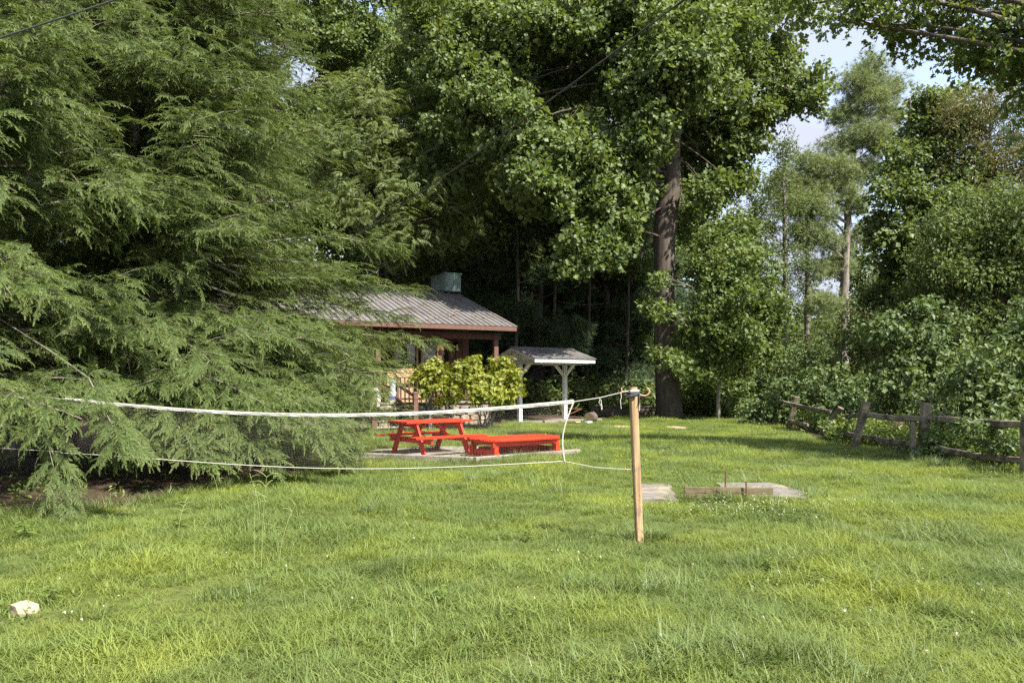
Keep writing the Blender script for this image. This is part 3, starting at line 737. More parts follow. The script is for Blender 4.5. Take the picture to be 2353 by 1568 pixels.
vs = [(x, y, h) for y in (0, SL2) for x, h in prof]+[(x, y, -.008) for y in (0, SL2) for x, h in prof]; fs = []
for i in range(n-1):
    fs += [(i, i+1, n+i+1, n+i), (2*n+i, 3*n+i, 3*n+i+1, 2*n+i+1), (i, 2*n+i, 2*n+i+1, i+1), (n+i, n+i+1, 3*n+i+1, 3*n+i)]
fs += [(0, n, 3*n, 2*n), (n-1, 3*n-1, 4*n-1, 2*n-1)]; mb.add(vs, fs); src = None
for side in (0, 1):
    for k in range(npan):
        x = -hl+pw*k; loc = (x, -hw-.05, zw) if not side else (x+pw, hw+.05, zw); rot = (ss, 0, 0) if not side else (ss, 0, PI)
        if src is None: src = mb.build('roof_panel', M['roofmetal'], rf, loc=loc, rot=rot)
        else: again(src, rf, loc, rot)
b = MB(); 
for s_ in (-1, 1): b.bar((0, s_*.17, zr-.02), (0, 0, zr+.035), 2*hl+.02, .012)
b.build('ridge_cap', M['roofmetal'], rf)
# timber edging of the shelter bed
e0, e1 = np.array([-.4, 31.2, .05]), np.array([1.2, 30.2, .05]); e2 = np.array([3.6, 32.2, .05])
tag(MB().bar(e1, e2, .14, .14).build('edging_timber', M['greywood'], bevel=.01), 'weathered edging timber along the gravel in front of the white shelter', 'timber')

# ------------------------------------------------------------------ red picnic table
pt = thing('picnic_table', 'bright red wooden picnic table with attached benches on the gravel', 'picnic table', (-1.72, 16.86, gz1(-1.7, 16.9)), math.radians(40))
TL, TW = 1.66, .74
for i in range(5):
    y = -TW/2+TW*(i+.5)/5; MB().box((random.uniform(-.006, .006), y, .735), (TL, TW/5-.007, .042)).build('tabletop_board', M['red'], pt, bevel=.005)
for s_ in (-1, 1):
    for i in range(2):
        MB().box((-.02, s_*(.66+.125*i), .44), (1.78, .117, .042)).build('seat_board', M['red'], pt, bevel=.005)
    x = s_*.55
    MB().box((x, 0, .672), (.045, .68, .09)).build('top_cleat', M['red'], pt, bevel=.004)
    MB().box((x+.045, 0, .365), (.042, 1.60, .115)).build('seat_support', M['red'], pt, bevel=.004)
    for q in (-1, 1):
        lg = MB().bar((x, q*.62, 0), (x, q*.24, .71), .042, .135, (0, 1, .5)); lg.build('leg', M['red'], pt, bevel=.004)
    MB().bar((x-s_*.03, 0, .33), (x-s_*.42, 0, .70), .042, .085, (0, 1, 0)).build('brace', M['red'], pt, bevel=.004)
# ------------------------------------------------------------------ low red table
lt = thing('low_table', 'low red wooden table with rounded board ends beside the picnic table', 'table', (.07, 16.48, gz1(0, 16.4)), math.radians(38))
LL, LW = 2.02, 1.0; zt = .40
nb = 6; end = [.30, .10, 0, 0, .10, .30]
for i in range(nb):
    y0 = -LW/2+LW*i/nb; y1 = y0+LW/nb-.008
    def ex(y): 
        u = abs(y)/(LW/2); return LL/2-.28*max(0, (u-.25)/.75)**2.2
    poly = [(-ex(y0), y0), (ex(y0), y0), (ex((y0+y1)/2), (y0+y1)/2), (ex(y1), y1), (-ex(y1), y1), (-ex((y0+y1)/2), (y0+y1)/2)]
    MB().prism(poly, zt-.045, zt).build('tabletop_board', M['red'], lt, bevel=.006)
for s_ in (-1, 1):
    MB().box((0, s_*.37, zt-.10), (1.72, .042, .10)).build('apron', M['red'], lt, bevel=.004)
    MB().box((s_*.80, 0, zt-.085), (.042, .69, .07)).build('end_apron', M['red'], lt, bevel=.004)
    for q in (-1, 1):
        o = MB().prism([(-.06, 0), (.06, 0), (.06, .13), (.035, .15), (.035, zt-.15), (-.06, zt-.15)], -.07, .07)
        lo = o.build('leg', M['red'], lt, bevel=.004, loc=(s_*.80, q*.37, 0), rot=(PI/2, 0, 0 if s_ > 0 else 0))
    MB().box((s_*.82, 0, .12), (.042, .58, .13)).build('stretcher', M['red'], lt, bevel=.004)
MB().box((0, .22, .14), (1.55, .042, .16)).build('long_stretcher', M['red'], lt, bevel=.004)
# edging timbers round the gravel
tm = [np.array([-3.6, 16.55, .055]), np.array([-2.95, 16.15, .055]), np.array([-.72, 15.25, .055]), np.array([1.45, 17.05, .06])]
for i, lb in enumerate(['short weathered edging timber at the left of the gravel pad under the branches', 'long weathered edging timber in front of the picnic table', 'weathered edging timber in front of the low red table']):
    tag(MB().bar(tm[i], tm[i+1]-unit(tm[i+1]-tm[i])*.03, .12, .13).build('edging_timber', M['greywood'], bevel=.012), lb, 'timber')

# ------------------------------------------------------------------ net and its post
def NY(px): return 8.196/(1+.317*(px-CX)/F)
tp = np.array([(60, 900), (150, 908), (230, 917), (350, 930), (500, 939), (700, 946), (900, 944), (1100, 934), (1200, 927), (1318, 915)], float)
bp = np.array([(60, 1037), (130, 1040), (270, 1047), (450, 1060), (700, 1074), (900, 1076), (1100, 1069), (1297, 1059)], float)
tpf = np.poly1d(np.polyfit(tp[:, 0]/1000, tp[:, 1], 4)); bpf = np.poly1d(np.polyfit(bp[:, 0]/1000, bp[:, 1], 4))
def netp(s, t):
    """s 0..1 left to right, t 0 top .. 1 bottom"""
    xt = 150+(1318-150)*s; xb = 140+(1297-140)*s
    bow = -13*math.sin(PI*t)*s**6
    a = P(xt, tpf(xt/1000)+7, NY(xt)); b = P(xb, bpf(xb/1000), NY(xb)); q = a+(b-a)*t
    q[0] += bow/F*q[1]+.006*math.sin(s*90+t*3)*math.sin(t*PI); q[1] += .02*math.sin(s*23)*math.sin(t*PI); q[2] += .004*math.sin(s*140+t*9)*math.sin(t*PI); return q
c0 = netp(.5, .5); net = thing('badminton_net', 'long sagging badminton net with a white top band stretched across the lawn', 'net', (c0[0], c0[1], 0)); o0 = np.array([c0[0], c0[1], 0])
NC, NR = 330, 31
grid = np.array([[netp(i/NC, j/NR) for j in range(NR+1)] for i in range(NC+1)])-o0
mb = MB()
def ribbon(pts, r):   # three-sided thread
    mb.tube(pts, r, 3, cap=False)
for i in range(0, NC+1): ribbon(grid[i, ::3], 0.00024)
for j in range(1, NR+1): ribbon(grid[::6, j], 0.00024)
nm = mb.build('netting', M['thread'], net); nm['kind'] = 'stuff'
# top band: folded tape with creases
mb = MB(); vs = []; nn = 260
for i in range(nn+1):
    s_ = i/nn; a = netp(s_, 0)-o0; hgt = .041; wv = .0012*math.sin(i*.63)+.0008*math.sin(i*.21)
    for dz, dy in ((.5, 0), (.4, -.006), (0, -.007-wv), (-.4, -.006+wv), (-.5, 0), (0, .007)):
        vs.append(a+np.array([0, dy, dz*hgt+0.1*wv]))
fs = []
for i in range(nn):
    for k in range(6): fs.append((i*6+k, i*6+(k+1) % 6, (i+1)*6+(k+1) % 6, (i+1)*6+k))
fs += [tuple(range(6)), tuple(nn*6+k for k in range(5, -1, -1))]
mb.add(vs, fs); mb.build('top_band', M['tape'], net)
mb = MB(); mb.tube([netp(i/60, 1)-o0 for i in range(61)], .0052, 6); mb.build('bottom_cord', M['cord'], net)
mb = MB(); mb.tube([netp(1, t)-o0 for t in np.linspace(0, 1, 14)], .007, 6); mb.build('side_cord', M['cord'], net)
PB, PT = np.array([*G(1469, 1240)[:2], -.05]), P(1454, 889, 7.8)
pd = unit(PT-PB)
def pp(py):   # a point on the post axis at a picture row
    z = EYE-(py-HY)/F*7.8; return PB+(PT-PB)*(z-PB[2])/(PT[2]-PB[2])
e = netp(1, 0); q = pp(898)+np.array([-.06, 0, 0])
mb = MB(); mb.tube([e-o0, e+(q-e)*.5-o0+np.array([0, 0, -.012]), q-o0], .006, 6)
l0 = e+(q-e)*.5+np.array([0, 0, -.012]); mb.tube([l0-o0, l0-o0+np.array([-.012, 0, -.05]), l0-o0+np.array([.004, 0, -.08]), l0-o0+np.array([.012, 0, -.03]), l0-o0+np.array([.014, 0, -.12]), l0-o0+np.array([.022, 0, -.11]), l0-o0+np.array([.004, 0, -.005])], .003, 5)
mb.build('stay_cord', M['cord'], net)
eb = netp(1, 1); qb = pp(1077)+np.array([-.10, 0, 0]); mb = MB(); mb.tube([eb-o0, (eb+qb)/2-o0+np.array([0, 0, -.02]), qb-o0], .003, 5); mb.build('stay_cord', M['cord'], net)
el = netp(0, .98); mb = MB(); mb.tube([el-o0, el-o0+np.array([-1.8, .5, .05]), el-o0+np.array([-2.6, 1.2, .15])], .004, 5); mb.tube([netp(0, 0)-o0, netp(0, 0)-o0+np.array([-2.2, 1., .12])], .005, 5); mb.build('stay_cord', M['cord'], net)
# post
po = thing('net_post', 'leaning square timber post with hooks holding the right end of the net', 'post', (PB[0], PB[1], 0), 0)
ob = np.array([PB[0], PB[1], 0]); yaw = math.radians(14)
ax = unit(np.array([math.cos(yaw), math.sin(yaw), 0])-pd*np.dot(pd, [math.cos(yaw), math.sin(yaw), 0])); ay = np.cross(pd, ax)
mb = MB(); vs = []; hp = np.linalg.norm(PT-PB)
for i in range(15):
    c = PB-ob+pd*hp*i/14; k = .034*(1+.02*math.sin(i*2.1)); k *= 1.06 if i == 0 else 1
    ch_ = .007
    for a, b in ((-1, -1), (1, -1), (1, 1), (-1, 1)):
        vs.append(c+ax*a*(k-ch_ if True else k)+ay*b*k); vs.append(c+ax*a*k+ay*b*(k-ch_))
order = [0, 2, 3, 5, 4, 6, 7, 1]
fs = []
for i in range(14):
    for j in range(8): fs.append((i*8+order[j], i*8+order[(j+1) % 8], (i+1)*8+order[(j+1) % 8], (i+1)*8+order[j]))
fs.append(tuple(14*8+j for j in order)); mb.add(vs, fs); pbody = mb.build('shaft', M['postwood'], po)
def ring(py, r, k=.046, m='cord', name='cord_wrap', tilt=0):
    c = pp(py)-ob; pts = []
    for t in np.linspace(0, 2*PI, 17):
        ct, s_ = math.cos(t), math.sin(t); q = max(abs(ct), abs(s_)); pts.append(c+(ax*ct+ay*s_)/q**.85*(k)+np.array([0, 0, tilt*ct]))
    return pts
mb = MB(); mb.tube(ring(896, .004), .004, 6).tube(ring(899, .004), .004, 6).tube(ring(897.5, .004, tilt=.004), .004, 6)
c = pp(898)-ob; mb.tube([c+np.array([-.05, -.03, 0]), c+np.array([-.10, -.02, -.005]), c+np.array([-.125, -.02, -.01]), c+np.array([-.118, -.02, -.06]), c+np.array([-.128, -.02, -.09]), c+np.array([-.12, -.02, -.17])], .0035, 5)
c = pp(905)-ob; mb.tube([c+np.array([.05, -.03, 0]), c+np.array([.058, -.03, -.09]), c+np.array([.054, -.03, -.16])], .004, 5)
mb.build('cord_wrap', M['cord'], po)
c = pp(906)-ob; mb = MB()
mb.tube([c+np.array([.04, -.01, .02]), c+np.array([.075, -.02, -.005]), c+np.array([.11, -.02, -.012]), c+np.array([.145, -.02, .004]), c+np.array([.155, -.02, .035]), c+np.array([.145, -.02, .06]), c+np.array([.125, -.02, .066])], .0065, 8)
mb.build('hook', M['copper'], po, smooth=True)
c = pp(898)-ob; mb = MB(); mb.tube([c+np.array([-.04, 0, 0]), c+np.array([-.09, -.01, -.008]), c+np.array([-.115, -.01, .004]), c+np.array([-.118, -.01, .022]), c+np.array([-.108, -.01, .03])], .005, 7); mb.build('hook', M['copper'], po, smooth=True)
c = pp(1077)-ob; mb = MB(); mb.tube([c+np.array([-.03, 0, 0]), c+np.array([-.09, -.01, 0]), c+np.array([-.11, -.01, .004]), c+np.array([-.112, -.01, .014])], .004, 6); mb.build('hook', M['copper'], po, smooth=True)
stp = thing('strap', 'black strap with a rolled end wound round the post just below its top', 'strap', pp(905)); so = pp(905)
mb = MB(); mb.tube([p+ob-so for p in ring(903, .006)], .007, 7).tube([p+ob-so for p in ring(905.5, .006, .048, tilt=.01)], .007, 7)
mb.tube([np.array([-.075, -.06, -.03]), np.array([-.04, -.07, -.018]), np.array([.0, -.066, -.008]), np.array([.03, -.062, 0])], [.011, .017, .017, .010], 9); mb.tube([np.array([.05, -.03, 0]), np.array([.055, -.04, -.06]), np.array([.05, -.05, -.10])], .006, 6)
mb.build('webbing', M['blackcloth'], stp)

# ------------------------------------------------------------------ horseshoe pit backboard and stakes
bbd = thing('backboard', 'two stacked boards on edge half buried in the grass behind the net post', 'boards', (2.85, 10.47, 0))
MB().bar((-.58, .03, .045), (.57, -.03, .033), .045, .085).build('board', M['boardwood'], bbd, bevel=.004)
MB().bar((-.58, .03, .130), (.57, -.03, .118), .042, .082).build('board', M['boardwood'], bbd, bevel=.004)
tag(MB().tube([(0, 0, -.1), (.0, 0, .29)], .0125, 8).build('iron_stake', M['rust'], loc=(3.0, 11.2, 0), rot=(0, .02, 0)), 'rusty iron stake standing behind the stacked boards', 'stake')
tag(MB().tube([(0, 0, -.1), (0, 0, .25)], .011, 8).build('iron_stake', M['rust'], loc=(3.065, 10.40, 0), rot=(0, -.03, 0)), 'rusty iron stake driven in front of the stacked boards', 'stake')

# ------------------------------------------------------------------ split rail fence
fe = thing('split_rail_fence', 'old sagging split rail fence with leaning posts overgrown by vines', 'fence', (8.2, 19, 0)); fo_ = np.array([8.2, 19., 0])
def plank(p, q, wd, h, up, seed, name, taper=.75, sag=.0):
    p, q = np.array(p, float), np.array(q, float); d = unit(q-p); up = np.array(up, float); s_ = unit(np.cross(d, up)); u = np.cross(s_, d); g = np.random.default_rng(seed)
    L_ = np.linalg.norm(q-p); n = max(5, int(L_/.3)); mb = MB(); vs = []
    for i in range(n+1):
        t = i/n; k = taper+(1-taper)*min(1, min(t, 1-t)*6); c = p+d*L_*t+np.array([0, 0, -sag*4*t*(1-t)])+s_*g.normal(0, .006)+u*g.normal(0, .005)
        for a, b in ((-1, -.8), (.2, -1), (1, -.7), (.9, .8), (0, 1), (-.9, .85)): vs.append(c+s_*a*wd/2*k*g.uniform(.9, 1.08)+u*b*h/2*k*g.uniform(.9, 1.08))
    fs = []
    for i in range(n):
        for j in range(6): fs.append((i*6+j, i*6+(j+1) % 6, (i+1)*6+(j+1) % 6, (i+1)*6+j))
    fs += [tuple(range(5, -1, -1)), tuple(n*6+j for j in range(6))]
    mb.add([v-fo_ for v in vs], fs); return mb.build(name, M['fencewood'], fe)
def fpost(pxb, pyb, pxt, pyt, Yb, Yt, wd, th_, seed):
    a = P(pxb, pyb, Yb); a[2] = -.15 if a[2] > -.15 else a[2]; b = P(pxt, pyt, Yt); plank(a, b, wd, th_, (0, -1, 0), seed, 'post', .95)
fpost(1808, 985, 1830, 911, 26.4, 26.0, .17, .12, 1)
fpost(1878, 1000, 1932, 936, 23.2, 22.6, .19, .13, 2)
fpost(1957, 1032, 1992, 923, 18.6, 18.4, .17, .12, 3)
fpost(2098, 1056, 2096, 971, 16.0, 16.0, .115, .045, 4)
fpost(2122, 1055, 2127, 925, 16.35, 16.3, .19, .14, 5)
fpost(2357, 1100, 2362, 950, 12.95, 12.9, .18, .13, 6)
for i, (x0, y0, Y0, x1, y1, Y1, sg) in enumerate([(1790, 920, 27, 1908, 945, 23.2, .03), (1812, 966, 26.2, 1856, 976, 23.9, 0), (1925, 957, 22.6, 1988, 949, 18.6, .02), (1880, 982, 22.9, 1972, 1000, 18.7, .03),
        (1986, 952, 18.5, 2120, 961, 16.35, .02), (1982, 1002, 18.6, 2100, 1020, 16.2, .02), (2128, 957, 16.3, 2366, 974, 12.9, .03), (2130, 1023, 16.3, 2366, 1058, 12.9, .05)]):
    plank(P(x0, y0, Y0), P(x1, y1, Y1), .09, .125, (0, 0, 1), 20+i, 'rail', .7, sg)

# ------------------------------------------------------------------ odds and ends
def rock(name, m, c, d, seed, label, cat):
    g = np.random.default_rng(seed); import bmesh
    bm = bmesh.new(); bmesh.ops.create_icosphere(bm, subdivisions=2, radius=1)
    for v in bm.verts:
        n_ = v.co.copy(); v.co = Vector((max(-.8, min(.8, n_.x))*d[0], max(-.8, min(.8, n_.y))*d[1], max(-.6, min(.62, n_.z))*d[2]))*(1+g.normal(0, .05))
    me = bpy.data.meshes.new(name); bm.to_mesh(me); bm.free(); me.materials.append(m)
    o = bpy.data.objects.new(name, me); COL.objects.link(o); o.location = [float(k) for k in c]; o.rotation_euler = (.08, -.1, g.uniform(0, 3)); return tag(o, label, cat)
rk = G(57, 1408); rock('rock', M['rock'], (rk[0], rk[1], .028), (.118, .085, .062), 3, 'pale flat-topped rock in the grass at the lower left', 'rock')
lg = thing('log_section', 'short sawn log lying beyond the shelter with its round end showing', 'log', (2.95, 30.6, .20), -.5)
MB().tube([(0, 0, 0), (0, .12, .0), (0, .40, .01)], [.205, .215, .21], 18, wob=.05, seed=2).build('bark_log', M['darkbark'], lg, smooth=False)
MB().tube([(0, -.004, 0), (0, .01, 0)], [.185, .19], 18).build('sawn_end', M['boardwood'], lg)
for i, (dx, dy, m, s_, lb) in enumerate([(-.75, .0, 'boardwood', (.28, .10, .08), 'short tan wood offcut lying left of the sawn log'), (-.45, -.2, 'copper', (.22, .09, .05), 'orange-brown scrap lying in front of the sawn log'),
                                     (-.05, -.35, 'plastic', (.30, .14, .06), 'pale flat scrap at the foot of the sawn log')]):
    tag(MB().box((0, 0, 0), s_, .4*i).build('scrap', M[m], loc=(2.95+dx, 30.5+dy, .06), bevel=.01), lb, 'scrap')
rk_ = thing('rusty_frame', 'thin rusty metal frame standing in the shade behind the sawn log', 'frame', (2.75, 33.4, 0), .2)
mb = MB()
for p, q in [((-.75, 0, .50), (.2, 0, .46)), ((-.75, 0, .5), (-.55, 0, .0)), ((.2, 0, .46), (.2, 0, 0)), ((.42, 0, .5), (.42, 0, 0)), ((-.45, 0, .2), (.15, 0, .45)), ((.42, 0, .1), (.75, .1, .35))]: mb.bar(p, q, .035, .035)
mb.build('bars', M['rust'], rk_)
lw = thing('low_wall', 'low dark block wall at the edge of the woods beyond the lawn', 'wall', (5.4, 37.6, 0), .03)
src = None
for r_ in range(2):
    for i in range(8):
        loc = (-1.7+i*.44+(r_ % 2)*.2, 0, .10+r_*.2)
        if src is None: src = MB().box((0, 0, 0), (.43, .2, .19)).build('wall_block', M['mortar'], lw, bevel=.01, loc=loc)
        else: again(src, lw, loc)
MB().box((0.05, 0, .43), (3.7, .28, .05)).build('cap_slab', M['mortar'], lw, bevel=.01)
sf = thing('rail_fence', 'short length of grey rail fence in the shade left of the big trunk', 'fence', (5.9, 39, 0))
MB().bar((-.6, 0, .92), (1.2, -.3, .78), .09, .12).build('rail', M['greywood'], sf); MB().box((-.55, .06, .5), (.12, .12, 1.05)).build('post', M['fencewood'], sf); MB().box((1.1, -.2, .45), (.12, .12, .95)).build('post', M['fencewood'], sf)
# overhead cables
def cable(name, label, a, b, sag, r, two):
    pts = [a+(b-a)*t+np.array([0, 0, -sag*4*t*(1-t)]) for t in np.linspace(0, 1, 60)]; c = pts[30]; mb = MB(); mb.tube([p-c for p in pts], r, 6)
    if two: mb.tube([p-c+np.array([.016*math.cos(i*1.3), .01, .016*math.sin(i*1.3)]) for i, p in enumerate(pts)], r*.8, 6)
    o = mb.build(name, M['wire']); o.location = [float(k) for k in c]; tag(o, label, 'cable')
cable('power_cable', 'twisted overhead cable slanting down from the upper right towards the cabin', P(1900, -255, 12), P(770, 570, 28.5), .22, .015, True)
cable('power_cable', 'dark overhead cable crossing the upper left corner in front of the evergreen', P(-200, 150, 7.0), P(500, -83, 7.0), .02, .0085, False)

# ------------------------------------------------------------------ trees
def bez(a, b, c, n): 
    t = np.linspace(0, 1, n)[:, None]; return (1-t)**2*a+2*t*(1-t)*b+t*t*c
def fill(masses, dens, base, rg, inner=.45, up=.45, out=.85):
    """clumps of one crown: each mass is a ragged core plus a handful of side sprays, so no outline stays round"""
    ps, xs, zs = [], [], []
    for c, r in masses:
        r = np.asarray(r, float)*np.ones(3); n = max(6, int(dens*4*PI*(r.prod()**(2/3)))); n1 = int(n*.5)
        d = norm_rows(rg.normal(0, 1, (n1, 3))); fac = inner*.6+(1.02-inner*.6)*rg.uniform(0, 1, n1)**.6
        p1 = d*fac[:, None]*(1+.25*np.sin(d[:, 0]*5+c[0])*np.sin(d[:, 1]*4+c[1]*2))[:, None]
        m_ = 9; cd = norm_rows(rg.normal(0, 1, (m_, 3)))*rg.uniform(.7, 1.22, (m_, 1)); w_ = rg.integers(0, m_, n-n1)
        p2 = cd[w_]+rg.normal(0, 1, (n-n1, 3))*np.array([.24, .24, .15])
        q = np.concatenate([p1, p2]); p = c-base+q*r; dd = norm_rows(q)
        ps.append(p); h = dd.copy(); h[:, 2] *= .3; xs.append(h+rg.normal(0, .6, (n, 3))*[1, 1, .35]-[0, 0, .25]); zs.append(np.array([0, 0, up])+dd*out+rg.normal(0, .38, (n, 3)))
    return np.concatenate(ps), np.concatenate(xs), np.concatenate(zs)
def tree(name, label, cat, tpts, trad, masses, key, dens, bark='darkbark', group=None, scl=(.8, 1.25), seed=1, crown0=.2, inner=.45, up=.45, limbw=.011, dead=0, wob=.06, parent_thing=None, droop=False):
    rg = np.random.default_rng(seed); tpts = [np.array(p, float) for p in tpts]; base = tpts[0].copy(); base[2] = gz1(base[0], base[1]) if abs(base[1]) < 45 else 0
    t = thing(name, label, cat, base, 0, group) if parent_thing is None else parent_thing
    mb = MB(); tp = [p-base for p in tpts]; tp[0] = tp[0]-np.array([0, 0, .3])
    # resample the trunk
    cum = np.concatenate([[0], np.cumsum([np.linalg.norm(tp[i+1]-tp[i]) for i in range(len(tp)-1)])]); N = max(10, int(cum[-1]/.7)); u = np.linspace(0, cum[-1], N)
    rs = np.stack([np.interp(u, cum, [p[k] for p in tp]) for k in range(3)], 1); rr = np.interp(u, cum, trad)
    rs[1:, :2] += rg.normal(0, .03, (N-1, 2))*np.minimum(1, rr[1:, None]/.2)
    mb.tube(rs, rr, 14, wob=wob, seed=seed)
    ztop = rs[-1][2]
    for c, r in masses:
        c_ = c-base; hd = np.linalg.norm(c_[:2]-rs[len(rs)//2][:2]); z0 = np.clip(c_[2]-hd*rg.uniform(.25, .6), ztop*crown0, ztop*.97)
        if droop: z0 = np.clip(c_[2]+rg.uniform(1.0, 3.5), ztop*crown0, ztop*.97)
        i = int(np.argmin(abs(rs[:, 2]-z0))); a = rs[i]; Ld = np.linalg.norm(c_-a)
        if Ld < .3: continue
        mid = (a+c_)/2+np.array([0, 0, .12*Ld])+rg.normal(0, .06*Ld, 3)
        path = bez(a, mid, c_, 8); r0 = min(rr[i]*.5, .025+limbw*Ld); mb.tube(path, np.linspace(r0, r0*.3, 8), 6)
        for q in range(3):
            e = c_+unit(rg.normal(0, 1, 3))*np.asarray(r)*.95; s_ = path[int(rg.integers(4, 8))]
            mb.tube(bez(s_, (s_+e)/2+rg.normal(0, .12, 3), e, 5), np.linspace(r0*.35, r0*.1, 5), 4)
    for q in range(dead):
        i = int(rg.integers(int(N*.12), int(N*.6))); a = rs[i]; az = rg.uniform(0, 6.28); L_ = rg.uniform(.8, 2.6); e = a+np.array([math.cos(az)*L_, math.sin(az)*L_, rg.uniform(-.5, .7)])
        mb.tube(bez(a, (a+e)/2+rg.normal(0, .15, 3), e, 6), np.linspace(.035, .008, 6), 5)
    mb.build('trunk', M[bark], t, smooth=True)
    if masses:
        p, x, z = fill(masses, dens, base, rg, inner, up)
        scatter('crown', key, K[key], p, x, z, rg.uniform(scl[0], scl[1], len(p)), t)
    return t
def pm(lst, Y0):
    """masses surveyed as (column, row, half-width in pixels, depth offset, flattening)"""
    o = []
    for e in lst:
        px, py, r = e[:3]; dY = e[3] if len(e) > 3 else 0; fl_ = e[4] if len(e) > 4 else .8
        Y = Y0+dY; R = r/F*Y; o.append((P(px, py, Y), (R, R*1.05, R*fl_)))
    return o
def autom(base, h, cb, R, n, seed, shape='round'):
    g = np.random.default_rng(seed); o = []
    for i in range(n):
        t = (i+.5)/n; z = cb+(h-cb)*t
        prof_ = math.sin(PI*(.18+.80*t))**.8 if shape == 'round' else (1-t)*.95+.08
        a = i*2.4+g.uniform(-.5, .5); rad = R*prof_*g.uniform(.45, .95); rm = R*g.uniform(.28, .42)*(.55+.45*prof_)
        o.append((np.array([base[0]+math.cos(a)*rad, base[1]+math.sin(a)*rad, z+g.uniform(-.5, .5)]), (rm, rm, rm*(.75 if shape == 'round' else .38))))
    return o
def X(px, Y): return (px-CX)/F*Y

# ---- the big tulip tree
Yp = 34.5
lob_l = [(1005, 70, 90, -2), (1085, 40, 95, 1), (1130, 130, 95, -3), (1050, 150, 80, -3.5), (1190, 55, 90, -4), (1290, 50, 95, -3), (1390, 40, 90, -2), (1480, 30, 90, -3), (1120, 230, 85, -4.5), (1060, 275, 60, -4),
         (1190, 300, 75, -5), (1255, 360, 65, -5), (1330, 320, 70, -4), (1240, 430, 60, -5.5), (1310, 440, 60, -5), (1370, 400, 70, -4.5), (1200, 380, 45, -5.5), (1385, 480, 60, -4.5), (1440, 440, 60, -3.5), (1345, 555, 48, -5.5), (1390, 580, 40, -5), (1320, 600, 40, -5.5), (1430, 520, 48, -4),
         (1560, 80, 100, -4), (1640, 90, 90, -3), (1600, 190, 85, -4.5), (1500, 150, 80, -5), (1500, 290, 65, -4.5), (1430, 220, 70, -2), (1690, 40, 95, -1), (1470, 360, 55, -4), (1250, 190, 75, 0), (1330, 160, 80, 1), (1130, 80, 90, 3), (1330, -60, 140, 0), (1550, -60, 140, 0), (1150, -60, 130, 0), (1750, -40, 110, 2),
         (1710, 150, 72, 2), (1770, 130, 56, 3), (1830, 185, 48, 2), (1866, 235, 34, 1), (1790, 225, 44, 2), (1720, 245, 50, 1), (1645, 290, 60, 2), (1695, 335, 48, 1.5), (1640, 380, 55, 2), (1740, 285, 40, 2), (1775, 255, 32, 2), (1680, 415, 40, 1), (1630, 450, 45, 1.5), (1590, 520, 45, 1), (1600, 330, 60, 3), (1615, 430, 42, -1)]
Pt = lambda px, py: P(px, py, Yp)
tree('tulip_tree', 'huge tall tree with thick grey-brown trunk rising from the far edge of the lawn', 'tree',
     [np.array([X(1533, Yp), Yp, 0]), Pt(1533, 930), Pt(1532, 850), Pt(1527, 700), Pt(1524, 590), Pt(1527, 510), Pt(1538, 440), Pt(1542, 330), Pt(1540, 150), Pt(1530, -80), Pt(1520, -350)],
     [.66, .55, .50, .46, .45, .53, .46, .40, .36, .30, .12], pm(lob_l, Yp), 'tulip', 4.9, 'bark', seed=3, crown0=.3, limbw=.004, droop=True)
# ---- sapling growing against its right side
lob = [(1650, 560, 58, 0), (1710, 610, 62, -.5), (1625, 620, 44, .5), (1665, 660, 66, -1), (1740, 690, 55, 0), (1625, 720, 48, -1), (1690, 760, 65, -1), (1755, 760, 48, 0), (1600, 770, 36, -1), (1505, 815, 24, -1.8, .6), (1500, 705, 17, -1.5), (1618, 820, 46, -.5), (1670, 830, 55, 0), (1735, 820, 48, .5), (1775, 720, 34, 0), (1700, 530, 42, 1), (1650, 780, 50, 1), (1570, 835, 26, -1.2, .6), (1532, 712, 20, -2.2, .6), (1540, 826, 24, -2.2, .5), (1515, 640, 14, -1.8)]
Ym = 33.2
tree('young_maple', 'bright leafy young maple growing close against the right side of the huge trunk', 'tree', [np.array([X(1650, Ym), Ym, 0]), P(1652, 800, Ym), P(1645, 650, Ym), P(1650, 540, Ym)], [.09, .08, .06, .02], pm(lob, Ym), 'maple', 4.2, 'palebark', seed=8, crown0=.25)
# ---- drooping walnut-like tree over the cabin
Yw = 33.4
lob = [(800, 240, 70, 0), (870, 260, 75, -1), (940, 250, 60, 0), (780, 330, 65, -1.5), (860, 350, 80, -2), (940, 340, 70, -1), (1020, 330, 60, 0), (800, 430, 70, -2), (880, 440, 75, -2), (960, 430, 70, -2), (1040, 420, 60, -1), (1100, 400, 50, 0), (850, 520, 65, -2), (930, 520, 70, -2.5), (1000, 500, 60, -1), (1060, 490, 45, 0), (880, 590, 50, -1), (945, 575, 42, 4), (1015, 570, 36, 4.5), (1075, 560, 38, 4.5), (900, 635, 34, 4), (960, 612, 26, 4.5), (740, 300, 50, 0), (750, 400, 60, 0), (1000, 250, 55, 1)]
tree('walnut_tree', 'light green feathery-leaved tree drooping over the cabin chimney', 'tree', [np.array([X(880, 38), 38, 0]), P(880, 700, 38), P(885, 500, 37.5), P(890, 330, 37), P(880, 220, 37)], [.28, .24, .2, .13, .04], pm(lob, Yw), 'walnut', 3.3, 'darkbark', seed=12, crown0=.35)

